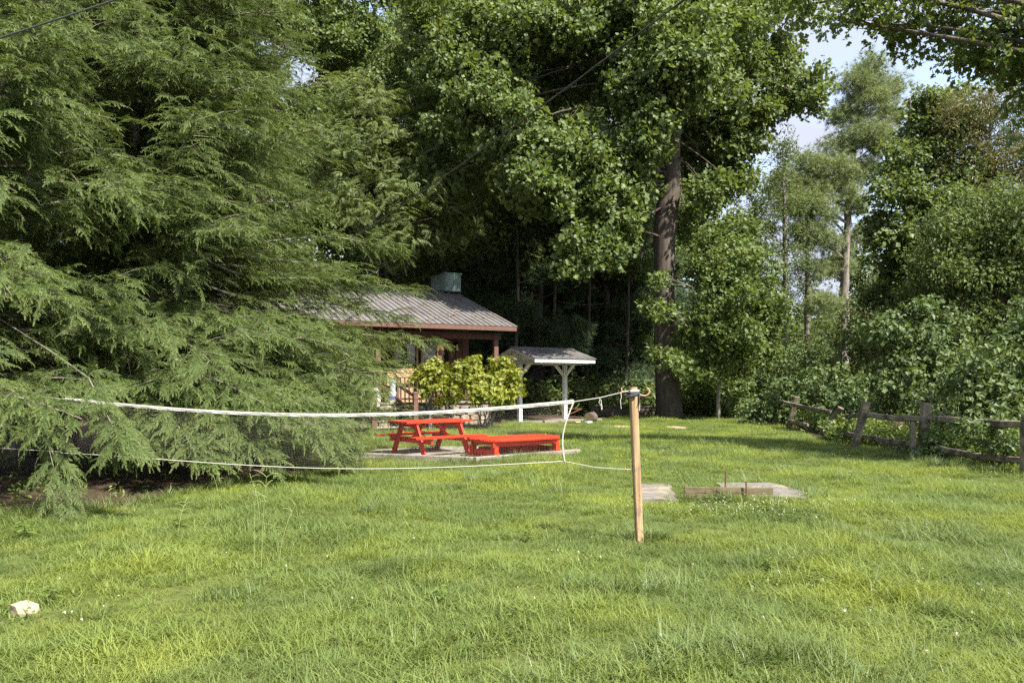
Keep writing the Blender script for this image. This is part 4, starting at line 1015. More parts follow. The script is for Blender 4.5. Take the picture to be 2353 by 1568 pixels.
# ---- woods behind, each tree its own
back = [  # column, Y, height, crown base, R, clump key, bark, label
 (-120, 30, 21, 5, 4.6, 'dark', 'tall shaded leafy tree at the far left edge behind the evergreens'),
 (60, 36, 25, 6, 5.2, 'dark', 'tall leafy tree rising behind the bare trunks at the left edge'),
 (280, 41, 27, 7, 5.5, 'dark', 'tall leafy tree hidden mostly behind the big evergreen'),
 (520, 43, 27, 8, 5.0, 'dark', 'tall leafy tree showing above the right shoulder of the evergreen'),
 (655, 40, 26, 9, 4.4, 'tulip', 'sunlit leafy tree at the top just right of the evergreen crown'),
 (850, 45, 28, 9, 5.0, 'tulip', 'tall forked tree with pale stems above the feathery drooping tree'),
 (1010, 52, 29, 6, 5.5, 'dark', 'tall dark leafy tree behind the chimney'),
 (1130, 47, 27, 5, 5.2, 'dark', 'tall dark leafy tree behind the ridge of the cabin, right of the chimney'),
 (1290, 54, 29, 4, 5.8, 'dark', 'tall dark leafy tree deep in the woods behind the white shelter'),
 (1420, 48, 26, 3.5, 5.0, 'dark', 'dark leafy tree in the woods just left of the huge trunk'),
 (1560, 53, 24, 3, 5.2, 'dark', 'leafy tree in the woods directly behind the huge trunk'),
 (900, 60, 30, 5, 6.0, 'dark', 'farthest dark tree seen between the evergreen and the chimney'),
 (1200, 62, 31, 3, 6.5, 'dark', 'farthest dark tree seen above the right end of the cabin roof'),
 (1400, 63, 30, 3, 6.5, 'dark', 'farthest dark tree seen between the shelter and the huge trunk'),
 (420, 56, 31, 6, 6.5, 'dark', 'farthest dark tree seen through the crown of the evergreen'),
]
for i, (px, Y, h, cb, R, key, lb) in enumerate(back):
    b = np.array([X(px, Y), Y, 0.]); lean = RG.normal(0, .5, 2)
    tree('broadleaf_tree', lb, 'tree', [b, b+[lean[0]*.3, 0, h*.3], b+[lean[0], lean[1], h*.92]], [.34, .26, .05], autom(b, h, cb, R, 20, 40+i), key, 2.7 if key == 'dark' else 3.8, 'darkbark' if px != 850 else 'palebark', seed=40+i, crown0=.25, dead=5, group='woods behind the cabin')
darkp = [(1235, 41, 17, 3.0, 3.0, 'dark shade conifer with thick trunk behind the right end of the cabin'), (1290, 45, 19, 3.4, 3.2, 'dark shade conifer rising behind the roof of the white shelter'),
 (1130, 42.5, 15, 1.8, 3.0, 'dark shade conifer right behind the cabin porch corner'), (1390, 44, 16, 2.0, 3.0, 'dark shade conifer between the shelter and the huge trunk'),
 (1030, 46, 15, 2.2, 3.2, 'dark shade conifer hidden behind the chimney and roof ridge'), (1470, 46.5, 15, 1.6, 2.8, 'dark shade conifer touching the left edge of the huge trunk')]
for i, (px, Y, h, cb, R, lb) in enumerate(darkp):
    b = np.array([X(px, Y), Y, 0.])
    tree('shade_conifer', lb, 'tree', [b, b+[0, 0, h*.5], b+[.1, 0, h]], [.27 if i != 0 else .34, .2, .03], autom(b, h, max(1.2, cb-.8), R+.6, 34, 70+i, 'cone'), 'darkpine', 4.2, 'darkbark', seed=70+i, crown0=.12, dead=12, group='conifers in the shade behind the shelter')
for i, (px, Y, zc, R, lb) in enumerate([(1110, 43.5, 3.2, 2.6, 'dim sapling thicket between the chimney and the shelter roof'), (1215, 44, 2.6, 2.4, 'dim sapling thicket behind the left post of the shelter'), (1330, 45.5, 2.8, 2.6, 'dim sapling thicket behind the right post of the shelter'), (1440, 44.5, 2.6, 2.3, 'dim sapling thicket left of the huge trunk')]):
    b = np.array([X(px, Y), Y, 0.]); ms_ = autom(b, zc+R*1.3, .8, R, 9, 140+i)
    tree('sapling', lb, 'tree', [b, b+[.1, 0, zc], b+[.2, 0, zc+R]], [.06, .05, .02], ms_, 'maple', 2.6, 'darkbark', seed=140+i, crown0=.15)
# slim trunks in the dark wood
for i, (px, Y, lb) in enumerate([(1265, 39.5, 'slim bare dark trunk just right of the thick conifer trunk behind the shelter'), (1345, 40.5, 'slim bare trunk behind the right post of the white shelter'), (1435, 41, 'slim pale bare trunk standing in the gap left of the huge trunk'), (1180, 38.5, 'slim bare trunk at the right end of the cabin eave')]):
    b = np.array([X(px, Y), Y, 0.]); tree('slim_tree', lb, 'tree', [b, b+[.2, 0, 6], b+[.1, .3, 13]], [.095, .08, .03], autom(b, 15, 7.5, 2.2, 9, 90+i), 'dark', 2.8, 'darkbark', seed=90+i, crown0=.5, dead=7)

# ---- white pine against the sky at the right
Yv = 49.0
lob = [(1990, 165, 36, 0, .6), (2035, 205, 40, .5, .5), (1950, 190, 32, -.5, .6), (2000, 240, 48, 0, .5), (1945, 262, 34, 0, .5), (2050, 262, 30, 0, .45), (1985, 310, 46, -.5, .5), (1930, 335, 34, 0, .5), (2025, 330, 36, 0, .5), (1905, 385, 48, -1, .5), (1850, 375, 36, -1, .6), (1965, 395, 46, 0, .5), (1860, 432, 44, -1, .6), (1800, 425, 34, -1, .55), (1920, 440, 40, -1, .5), (1830, 475, 46, -1.5, .6), (1885, 495, 40, -1, .5), (1960, 470, 32, 0, .5), (1850, 535, 42, -1, .45), (1905, 560, 34, 0, .4), (1985, 540, 30, 1, .4), (1870, 620, 36, 0, .4), (1930, 610, 30, .5, .4), (1890, 700, 40, -.5, .4)]
tree('white_pine', 'tall blue-green pine standing alone against the sky at the right', 'tree', [np.array([X(1938, Yv), Yv, 0]), P(1938, 700, Yv), P(1942, 600, Yv), P(1950, 450, Yv), P(1970, 280, Yv), P(2000, 140, Yv)], [.32, .28, .25, .19, .12, .03], pm(lob, Yv), 'pine', 7.0, 'palebark', seed=21, crown0=.3, limbw=.014, dead=6, scl=(.9, 1.4), inner=.3)
# ---- slender trees left of the pine
for i, (px, Y, lob, key, lb) in enumerate([
   (1800, 45, [(1798, 325, 26, 0, 1), (1792, 370, 34, 0, 1), (1812, 350, 24), (1780, 420, 40), (1820, 460, 34), (1760, 480, 40), (1800, 520, 45), (1745, 540, 40), (1780, 590, 45), (1830, 590, 40), (1800, 650, 42), (1760, 640, 34)], 'smalldark', 'slender leafy tree with a thin pale trunk left of the tall pine'),
   (1735, 50, [(1720, 480, 40), (1700, 530, 40), (1745, 520, 40), (1725, 590, 45), (1690, 610, 35), (1760, 600, 36), (1715, 660, 48), (1770, 690, 45)], 'smalldark', 'small thin-crowned tree between the young maple and the tall pine'),
   (1850, 54, [(1850, 560, 40), (1840, 640, 45), (1880, 690, 45), (1820, 720, 48), (1900, 760, 45), (1860, 790, 45)], 'smalldark', 'low leafy tree in the shade behind the trunk of the tall pine')]):
    tree('slender_tree', lb, 'tree', [np.array([X(px, Y), Y, 0]), P(px+5, 700, Y), P(px+2, 500, Y), P(px-2, lob[0][1], Y)], [.2, .16, .11, .03], pm(lob, Y), key, 3.0, 'palebark', seed=110+i, crown0=.3, scl=(.6, 1.0))
# ---- right-hand wood
def rt(name, label, px, Y, lob, key, dens, seed, bark='darkbark', **k):
    return tree(name, label, 'tree', [np.array([X(px, Y), Y, 0]), P(px+4, 700, Y), P(px, 480, Y), P(px+6, min(e[1] for e in lob), Y)], [.24, .2, .14, .03], pm(lob, Y), key, dens, bark, seed=seed, crown0=.25, **k)
rt('broadleaf_tree', 'sunlit leafy tree just right of the tall pine', 2085, 38, [(2125, 225, 34), (2180, 245, 44, .5), (2220, 290, 44, 0), (2130, 255, 40), (2170, 300, 52), (2110, 310, 44), (2070, 370, 44, -1), (2140, 375, 58), (2210, 390, 55, -1), (2050, 445, 50, -1.5), (2120, 455, 60, -1), (2200, 470, 60, -2), (2020, 520, 40, -1), (2085, 540, 58, -1.5), (2160, 555, 60, -2), (2040, 600, 42, 0), (2110, 630, 55, -1), (2180, 640, 60), (2030, 690, 40), (2090, 715, 50), (2160, 740, 60), (2250, 540, 55, -1), (2230, 440, 45, 0)], 'tulip', 4.0, 121)
rt('olive_tree', 'olive and brownish topped tree against the sky at the right edge', 2270, 37, [(2200, 240, 55), (2260, 250, 60), (2320, 230, 60), (2210, 310, 60), (2290, 320, 75), (2360, 300, 70), (2230, 390, 70), (2310, 410, 80), (2240, 470, 60), (2390, 380, 80), (2330, 500, 70)], 'olive', 4.6, 122)
rt('broadleaf_tree', 'dark leafy tree with low branches at the right edge above the fence', 2290, 31, [(2200, 520, 65), (2270, 500, 75), (2350, 480, 90), (2180, 590, 60), (2250, 590, 80), (2330, 580, 90), (2200, 660, 65), (2280, 670, 80), (2370, 660, 90), (2220, 740, 60), (2310, 750, 75), (2400, 560, 110), (2390, 760, 80)], 'smalldark', 4.2, 123)
rt('broadleaf_tree', 'shaded leafy tree behind the vine-covered bush at the right', 2180, 34, [(2130, 600, 55), (2190, 640, 60), (2110, 680, 55), (2170, 710, 60), (2080, 740, 55), (2040, 790, 50), (2130, 790, 60), (2210, 780, 60), (1990, 800, 45), (1945, 765, 36), (1932, 715, 20)], 'smalldark', 4.2, 124)
rt('broadleaf_tree', 'leafy tree deep in the right-hand wood closing the view behind the pine trunk', 2010, 58, [(1960, 600, 55), (2010, 660, 55), (1960, 730, 55), (2060, 740, 60), (1920, 790, 55), (2000, 800, 60), (2090, 660, 60), (2110, 800, 60), (2170, 720, 60), (2240, 660, 70), (2300, 780, 80), (2330, 660, 80)], 'dark', 3.0, 125)
# overhanging tree, its trunk just outside at the right
Yo = 16.5
lob = [(1860, 10, 55, 1), (1960, -15, 70, 0), (1935, 50, 40, .5), (2030, 55, 48, 0), (2060, -10, 75, -.5), (2130, 40, 52, 0), (2170, 105, 45, .5), (2210, 25, 78, -.5), (2255, 130, 66, 0), (2200, -30, 75, 0), (2330, -10, 95, -.5), (2300, 75, 84, -1), (2345, 165, 68, -1), (2300, 185, 36, .5), (2410, 60, 130, -1), (2430, 210, 110, -1), (1830, -50, 70, 1), (2075, 92, 26, .5), (2500, 330, 100, -2), (2560, 120, 180, -2), (2650, 350, 160, -3), (2750, 150, 220, -3)]
ob_ = np.array([X(2720, 13.5), 13.5, 0])
tree('overhanging_tree', 'tree whose dark leafy branches hang into the upper right corner', 'tree', [ob_, ob_+[-.3, .3, 4], ob_+[-.8, .8, 8], ob_+[-1.2, 1, 13]], [.32, .27, .2, .06], pm(lob, Yo), 'maple', 4.2, 'darkbark', seed=131, crown0=.3, scl=(.6, .9), limbw=.007)

# ------------------------------------------------------------------ hemlocks
def hemlock(label, base, h, R0, nb, seed, trad=.26, zlo=1.0, az_bias=None, dens=1.0, bare=.0, shape=.85, floor=.8, extra=(), boughs=()):
    rg = np.random.default_rng(seed); base = np.array([base[0], base[1], 0.]); t = thing('hemlock', label, 'tree', base)
    mb = MB(); nz_ = 16
    ax_ = np.stack([np.cumsum(rg.normal(0, .04, nz_)), np.cumsum(rg.normal(0, .04, nz_)), np.linspace(-.3, h*.98, nz_)], 1)
    mb.tube(ax_, trad*(1-np.linspace(0, 1, nz_))**.8+.015, 10, wob=.05, seed=seed)
    ps, xs, zs, sc_ = [], [], [], []
    def spray(q, d, s_, k, blmax, Lr):
        hd = unit([d[0], d[1], 0]); side = np.array([-hd[1], hd[0], 0])*(1 if k % 2 else -1)
        bl = blmax*rg.uniform(.5, 1.2)
        bd = hd*1.0+side*rg.uniform(-.2, .25) if s_ > .9 else hd*rg.uniform(.7, 1.1)+side*rg.uniform(.4, 1.0)
        bd = unit(bd); m_ = max(1, int(round(bl/.24))); lift = rg.normal(.06, .16)
        for j in range(m_):
            u_ = j/m_; dr = .02+.62*(u_*.6+s_*.4)-lift+rg.normal(0, .2)
            pos = q+bd*bl*u_*.9+np.array([0, 0, lift*bl*u_-.25*bl*u_*u_+rg.normal(0, .05)])
            ps.append(pos); xs.append(bd+side*rg.normal(0, .35)+np.array([0, 0, -dr])); zs.append(np.array([0, 0, 1.])+hd*.35+rg.normal(0, .35, 3)); sc_.append(rg.uniform(.5, .95))
    for b in range(nb):
        f = ((b+rg.uniform(0, 1))/nb)**1.2; z = zlo+(h-zlo)*f
        az = rg.uniform(0, 2*PI) if az_bias is None or rg.uniform() > .6 else az_bias+rg.normal(0, .9)
        L_ = R0*(1-f)**shape*rg.uniform(.62, 1.12)+.35
        e0 = rg.uniform(.08, .50)+.35*f
        if z < 3.2: e0 = rg.uniform(-.05, .30)
        cv = rg.uniform(.35, .95)-.2*f
        n = 14; p = np.array([np.interp(z, ax_[:, 2], ax_[:, 0]), np.interp(z, ax_[:, 2], ax_[:, 1]), z]); pts = [p]; dirs = []
        for i in range(n):
            s_ = i/n; el = e0-cv*s_**1.6; aa = az+.15*math.sin(s_*3+b); d = np.array([math.cos(aa)*math.cos(el), math.sin(aa)*math.cos(el), math.sin(el)]); p = p+d*L_/n
            if p[2] < floor: p[2] = floor
            pts.append(p); dirs.append(d)
        dirs.append(d); mb.tube(pts[::2], np.linspace(.010+.009*L_, .005, len(pts[::2])), 5)
        pts = np.array(pts); dirs = np.array(dirs)
        at = lambda s_: np.array([np.interp(s_*n, range(n+1), pts[:, c]) for c in range(3)])
        ns = int(L_/.088*dens)
        for k in range(ns):
            s_ = bare+(1-bare)*(k+rg.uniform(0, 1))/ns
            if s_ < .12: continue
            spray(at(s_), dirs[min(n, int(s_*n))], s_, k, (.25+.62*math.sin(PI*min(1, s_*1.05))**.7*(1-.3*s_))*min(1, L_/2.6), L_)
        # secondary boughs that leave the plane of the first
        for k in range(int(L_*1.9*dens)):
            s_ = rg.uniform(max(.25, bare), .95); q = at(s_); d0 = dirs[min(n, int(s_*n))]; hd = unit([d0[0], d0[1], 0]); sd_ = np.array([-hd[1], hd[0], 0])*rg.choice([-1, 1])
            d2 = unit(hd*rg.uniform(.6, 1.1)+sd_*rg.uniform(.2, .9)+np.array([0, 0, rg.uniform(-.25, .45)])); l2 = rg.uniform(.5, 1.25)*min(1, L_/3); e = q+d2*l2+np.array([0, 0, -.12*l2])
            mb.tube([q, (q+e)/2+np.array([0, 0, .05*l2]), e], [.009, .006, .003], 3, cap=False)
            for w_ in range(int(l2/.12)):
                u_ = (w_+rg.uniform(0, 1))/int(l2/.12); spray(q+(e-q)*u_, d2, .35+.6*u_, w_, .34*(1.1-.6*u_), L_)
        if L_ > 1.0:
            for k in range(int(L_*2)):
                q = at(rg.uniform(.1, .85)); e = q+unit(rg.normal(0, 1, 3)*[1, 1, .4])*rg.uniform(.3, .9)
                mb.tube([q, (q+e)/2+rg.normal(0, .05, 3), e], [.008, .005, .002], 3, cap=False)
    for ex in boughs:
        ex = np.array([np.asarray(p, float) for p in ex])-base; tt = np.linspace(0, len(ex)-1, 22); pts = np.stack([np.interp(tt, range(len(ex)), ex[:, c]) for c in range(3)], 1)
        for it in range(3): pts[1:-1] = (pts[:-2]+2*pts[1:-1]+pts[2:])/4
        mb.tube(pts, np.linspace(.035, .004, 22), 5); L_ = np.linalg.norm(np.diff(pts, axis=0), axis=1).sum()
        for k in range(int(L_/.05)):
            s_ = .28+.72*rg.uniform(); q = np.array([np.interp(s_*21, range(22), pts[:, c]) for c in range(3)]); d = unit(pts[min(21, int(s_*20)+1)]-pts[int(s_*20)])
            spray(q, d, s_, k, .62*(1.15-.75*s_), 3)
    for ex in extra:
        ex = np.array(ex)-base; tt = np.linspace(0, len(ex)-1, 15); pts = np.stack([np.interp(tt, range(len(ex)), ex[:, c]) for c in range(3)], 1)
        mb.tube(pts, np.linspace(.010, .003, 15), 5)
        L_ = np.linalg.norm(np.diff(pts, axis=0), axis=1).sum()
        for k in range(int(L_/.055)):
            s_ = .25+.75*rg.uniform()**.8; q = np.array([np.interp(s_*14, range(15), pts[:, c]) for c in range(3)]); d = unit(pts[min(14, int(s_*14)+1)]-pts[int(s_*13)])
            a = rg.uniform(0, 6.28); sd_ = np.array([math.cos(a), .5*math.sin(a), .1]); ps.append(q+sd_*.03); xs.append(d*.7+sd_*rg.uniform(.5, 1.1)); zs.append(np.array([0, -.5, 1.])+rg.normal(0, .3, 3)); sc_.append(rg.uniform(.4, .62))
    mb.build('trunk', M['hembark'], t, smooth=True)
    ps = np.array(ps); k = (ps[:, 2] > floor*.6) | (np.arange(len(ps)) > len(ps)-1-150*len(extra))
    scatter('foliage', 'hemlock', K['hemlock'], ps[k], np.array(xs)[k], np.array(zs)[k], np.array(sc_)[k], t); return t
hemlock('huge drooping evergreen filling the left half, its boughs reaching towards the cabin', (-7.4, 16.0), 14.4, 5.1, 245, 201, .30, 1.0, az_bias=-.8, shape=.86, floor=.62, boughs=[
    [(-7.4, 16, 4.6), P(560, 640, 16), P(780, 640, 16.3), P(945, 665, 16.6)], [(-7.4, 16, 4.0), P(560, 690, 16), P(760, 695, 16.4), P(930, 735, 16.8)], [(-7.4, 16, 3.4), P(600, 740, 15.8), P(850, 770, 16.4), P(1000, 785, 17)],
    [(-7.4, 16, 3.0), P(560, 780, 15), P(760, 800, 15.6), P(900, 850, 16)], [(-7.4, 16, 5.4), P(560, 560, 16), P(760, 540, 16.4), P(915, 575, 16.6)],
    [(-7.4, 16, 2.6), P(400, 830, 13.2), P(560, 900, 12.2), P(700, 985, 11.8), P(770, 1065, 11.8)], [(-7.4, 16, 2.4), P(420, 880, 13), P(520, 960, 12), P(600, 1060, 11.6)], [(-7.4, 16, 2.3), P(520, 860, 14), P(660, 910, 13.2), P(760, 985, 13), P(800, 1040, 13.2)],
    [(-7.4, 16, 2.2), P(330, 900, 12.6), P(420, 990, 11.5), P(470, 1075, 11.2)], [(-7.4, 16, 2.5), P(600, 850, 14.6), P(720, 900, 14), P(800, 950, 14)], [(-7.4, 16, 2.1), P(500, 930, 13), P(640, 1000, 12.4), P(700, 1070, 12.2)], [(-7.4, 16, 2.0), P(300, 960, 12), P(350, 1040, 11.3)]])
hemlock('evergreen with low shaggy boughs hanging over the left end of the net', (-8.5, 11.4), 11.5, 4.0, 150, 202, .22, 1.2, az_bias=-.6, floor=.85, extra=[[(-8.5, 11.4, 2.6), P(20, 890, 9.6), P(70, 930, 9.0), P(105, 1000, 8.7), P(125, 1080, 8.55), P(140, 1165, 8.5)], [(-8.5, 11.4, 3.2), P(200, 860, 9.2), P(262, 985, 8.6), P(282, 1030, 8.5)]])
hemlock('bare-stemmed evergreen showing its grey trunk at the left edge', (-10.2, 16.6), 17, 3.6, 60, 203, .24, 3.0, dens=.7, bare=.45)
hemlock('evergreen behind the big drooping one whose boughs brush the cabin eave', (-8.6, 20.6), 14, 4.8, 130, 204, .24, 1.2, az_bias=-.2)
hemlock('slim evergreen stem just right of the grey trunk at the left edge', (-10.6, 19.0), 18, 3.2, 50, 205, .2, 4.0, dens=.7, bare=.45)

# ------------------------------------------------------------------ shrubs and thickets
def shrub(name, label, cat, base, masses, key, dens, seed, scl=(.8, 1.2), stems=7, bark='darkbark', inner=.4, up=.55, group=None):
    rg = np.random.default_rng(seed); base = np.array([base[0], base[1], 0.]); t = thing(name, label, cat, (base[0], base[1], gz1(base[0], base[1]) if base[1] < 40 else 0), 0, group); mb = MB()
    for i in range(stems):
        c, r = masses[int(rg.integers(0, len(masses)))]; e = c-base+rg.normal(0, .5, 3)*np.asarray(r)*.6; a = np.array([rg.normal(0, .12), rg.normal(0, .12), -.1])
        mb.tube(bez(a, np.array([e[0]*.3, e[1]*.3, e[2]*.6]), e, 6), np.linspace(.028, .008, 6), 5)
    mb.build('stem', M[bark], t)
    p, x, z = fill(masses, dens, base, rg, inner, up); k = p[:, 2] > .05; scatter('foliage', key, K[key], p[k], x[k], z[k], rg.uniform(scl[0], scl[1], k.sum()), t); return t
Yr = 26.6
lob = [(985, 848, 28, 0), (1005, 838, 20, .2), (965, 870, 22, 0), (1000, 880, 28, -.2), (975, 895, 18, 0), (1020, 868, 22, .2), (1020, 905, 20, -.3), (955, 862, 14, 0)]
shrub('rhododendron', 'leggy yellow-green rhododendron bush in front of the porch railing', 'shrub', (X(990, Yr), Yr), pm(lob, Yr), 'rhodo', 10.0, 301, (.7, 1.1), 13, 'palebark', inner=.5)
lob = [(1075, 838, 24, 0), (1105, 850, 36, 0), (1150, 850, 32, 0), (1055, 870, 30, 0), (1095, 885, 38, -.4), (1145, 890, 36, -.3), (1178, 885, 22, 0), (1065, 905, 28, -.4), (1110, 915, 30, -.6), (1160, 918, 30, -.3), (1186, 905, 14, 0), (1180, 858, 16, .2), (1040, 858, 20, .3)]
shrub('rhododendron', 'broad rounded yellow-green rhododendron bush between the porch and the white shelter', 'shrub', (X(1115, Yr), Yr), pm(lob, Yr), 'rhodo', 10.0, 302, (.7, 1.1), 10, 'palebark', inner=.5)
# vine-covered bush and thickets along the fence
Yb = 23.5
lob = [(2090, 740, 60, 0), (2130, 715, 38, 0), (2160, 760, 50, 0), (2050, 780, 55, 0), (2110, 800, 75, -.5), (2180, 810, 55, 0), (2062, 852, 60, -.8), (2140, 860, 70, -.8), (2200, 870, 55, -.5), (2020, 900, 48, -1), (2100, 910, 70, -1), (2180, 930, 60, -1)]
shrub('vine_covered_bush', 'tall mound of bush smothered in vines behind the middle of the old fence', 'bush', (X(2100, Yb), Yb), pm(lob, Yb), 'vine', 6.5, 311, (.8, 1.25), 10, up=.5)
lob = [(1760, 930, 42, 1.5), (1800, 905, 42, 1), (1850, 890, 45, .5), (1900, 890, 48, 0), (1950, 900, 48, -.5), (1800, 960, 40, 1), (1860, 940, 50, -.2), (1930, 950, 52, -1), (1990, 940, 48, -1.5), (1740, 965, 34, 1.5), (1780, 990, 30, 1.2), (1850, 985, 35, .6), (1720, 950, 26, 2.5)]
shrub('vine_thicket', 'low rounded bank of vines over the left end of the old fence', 'thicket', (X(1870, 26), 27.5), pm(lob, 27.5), 'vine', 6.0, 312, (.8, 1.2), 8, up=.55)
lob = [(2240, 900, 70, 0), (2300, 850, 70, .5), (2350, 800, 70, 1), (2360, 890, 80, 0), (2260, 960, 70, -.4), (2330, 970, 80, -.5), (2200, 990, 50, 0), (2280, 1030, 55, -.5), (2370, 1030, 60, -.8), (2400, 760, 80, 1.5), (2450, 900, 130, 0), (2230, 840, 45, 1)]
shrub('vine_thicket', 'tall tangle of vines and saplings behind the fence at the right edge', 'thicket', (X(2320, 18), 18.5), pm(lob, 18.2), 'vine', 6.5, 313, (.8, 1.25), 10, up=.5)
lob = [(2030, 985, 42, 1.2, .7), (2080, 975, 42, .6, .7), (1985, 985, 34, 1.8, .6), (2060, 1010, 34, .8, .5), (2115, 1000, 30, .4, .6), (1930, 985, 34, 2.6, .6)]
shrub('weed_thicket', 'leafy weeds filling the middle bay of the old fence', 'weeds', (X(2050, 18.8), 18.9), pm(lob, 18.2), 'weed', 8, 314, (.8, 1.3), 5)
lob = [(2180, 1005, 40, 0, .7), (2230, 1000, 40, -.6, .7), (2290, 1010, 45, -1.2, .7), (2345, 1040, 45, -2, .7), (2180, 1040, 26, 0, .5), (2260, 1065, 28, -1, .5), (2330, 1085, 30, -2, .5)]
shrub('weed_thicket', 'leafy weeds poking through the rails of the nearest fence bay', 'weeds', (X(2250, 16), 16.4), pm(lob, 16.4), 'weed', 8, 315, (.9, 1.4), 5)
lob = [(1855, 1006, 22, 0, .6), (1890, 1012, 24, -1, .5), (1925, 1015, 26, -2, .5), (1955, 1030, 16, -3, .5)]
shrub('weed_thicket', 'low weeds along the lawn side of the leaning fence posts', 'weeds', (X(1880, 22.5), 22.6), pm(lob, 22.8), 'weed', 8, 316, (.8, 1.2), 4)
for i, (a, b, m_, lb) in enumerate([((8.7, 13.2), (8.75, 16.2), 46, 'leafy weeds crowding the foot of the nearest fence bay'), ((8.5, 16.6), (8.5, 18.5), 40, 'leafy weeds crowding the foot of the fence between the square post and the leaning post'), ((8.3, 18.8), (8.9, 23), 60, 'leafy weeds crowding the foot of the farther leaning posts'), ((8.9, 23), (9.7, 27), 60, 'leafy weeds crowding the far end of the old fence')]):
    gg = np.random.default_rng(400+i); ms_ = []
    for k in range(m_//5):
        t_ = gg.uniform(0, 1); c = np.array([a[0]+(b[0]-a[0])*t_+gg.normal(.38, .22), a[1]+(b[1]-a[1])*t_, gg.uniform(.08, .42)]); ms_.append((c, (.30, .30, .22)))
    shrub('weed_thicket', lb, 'weeds', ((a[0]+b[0])/2, (a[1]+b[1])/2), ms_, 'weed', 16, 410+i, (.7, 1.25), 6)
for i, (lob, Y, bx, lb) in enumerate([([(2140, 1000, 13, -.1), (2150, 1030, 18, -.1), (2175, 965, 16, 0), (2120, 1040, 14, -.2)], 16.1, 2130, 'vine climbing round the square post of the nearest fence bay'), ([(1945, 990, 18, 0), (1903, 985, 16, 0), (1962, 968, 12, 0)], 21.5, 1925, 'vine climbing over the fallen leaning post'), ([(2260, 1010, 18, 0), (2300, 985, 18, 0), (2230, 985, 14, 0), (2330, 1020, 20, -.3)], 13.9, 2280, 'vine shoots hanging over the rails of the nearest fence bay')]):
    shrub('climbing_vine', lb, 'vine', (X(bx, Y)+.1, Y+.12), pm(lob, Y), 'vine', 13, 430+i, (.55, .85), 4)
# undergrowth at the wood's edge
for i, (px, py, Y, r, key, lb) in enumerate([
   (1590, 905, 38, 62, 'dark', 'dark leafy shrub right of the base of the huge trunk'), (1660, 900, 36.5, 66, 'maple', 'light leafy shrub at the wood edge below the young maple'),
   (1730, 890, 37, 58, 'vine', 'leafy shrub at the wood edge left of the vine bank'), (1790, 860, 38, 60, 'dark', 'shaded shrub behind the vine bank'),
   (1450, 905, 41, 44, 'dark', 'dark low shrub above the block wall left of the huge trunk'), (1390, 900, 40, 44, 'vine', 'dim leafy shrub seen right of the white shelter'),
   (1320, 905, 39, 48, 'dark', 'dim shrub seen through the right side of the shelter'), (1245, 915, 38, 46, 'dark', 'dim shrub seen between the two shelter posts'),
   (1865, 830, 36, 62, 'vine', 'shaded shrub below the trunk of the tall pine'), (1480, 880, 46, 60, 'dark', 'dim shrub deep in the woods behind the net post')]):
    R = r/F*Y; c = P(px, py, Y); c[2] = max(c[2], R*.55)
    ms_ = [(c, (R, R, R*.9)), (c+[R*.7, .3, -R*.3], (R*.7, R*.7, R*.6)), (c+[-R*.7, .2, -R*.35], (R*.7, R*.7, R*.6))]
    shrub('shrub', lb, 'shrub', (c[0], c[1]), ms_, key, 4.5, 330+i, (.45, .8) if key == 'dark' else (.8, 1.2), 4)
# undergrowth and far woods, uncounted
g = np.random.default_rng(77); n = 2600
xx = g.uniform(-26, 34, n); yy = g.uniform(37.5, 62, n); k = ~((abs(xx+1) < 0) & (yy < 36)); xx, yy = xx[k], yy[k]; n = len(xx)
o = scatter('undergrowth', 'dark', K['dark'], np.stack([xx, yy, g.uniform(.1, 1.5, n)**1.2], 1), g.normal(0, 1, (n, 3))*[1, 1, .2], np.array([0, 0, 1.])+g.normal(0, .3, (n, 3)), g.uniform(.7, 1.5, n)); tag(o, 'dim low undergrowth covering the floor of the woods', 'undergrowth', kind='stuff')
n = 5200; xx = g.uniform(-60, 75, n); yy = g.uniform(66, 84, n); hmax = np.where(xx < 12, 15, 7.5); zz = g.uniform(0, 1, n)*hmax
o = scatter('distant_woods', 'dark', K['dark'], np.stack([xx, yy, zz], 1), g.normal(0, 1, (n, 3))*[1, 1, .3], np.array([0, -.3, .8])+g.normal(0, .4, (n, 3)), g.uniform(1.6, 3.0, n)); tag(o, 'far dark wood behind all the trees', 'woods', kind='stuff')
# low plants in the hemlock shade
n = 260; xx = g.uniform(-13, -5.0, n); yy = g.uniform(8.8, 16, n); k = ~inside(LAWN, xx, yy); xx, yy = xx[k], yy[k]; n = len(xx)
o = scatter('shade_seedlings', 'weed', K['weed'], np.stack([xx, yy, g.uniform(.02, .12, n)], 1), g.normal(0, 1, (n, 3))*[1, 1, .2], np.array([0, 0, 1.])+g.normal(0, .2, (n, 3)), g.uniform(.3, .7, n)); tag(o, 'scattered small seedlings on the bare dirt under the evergreens', 'seedlings', kind='stuff')

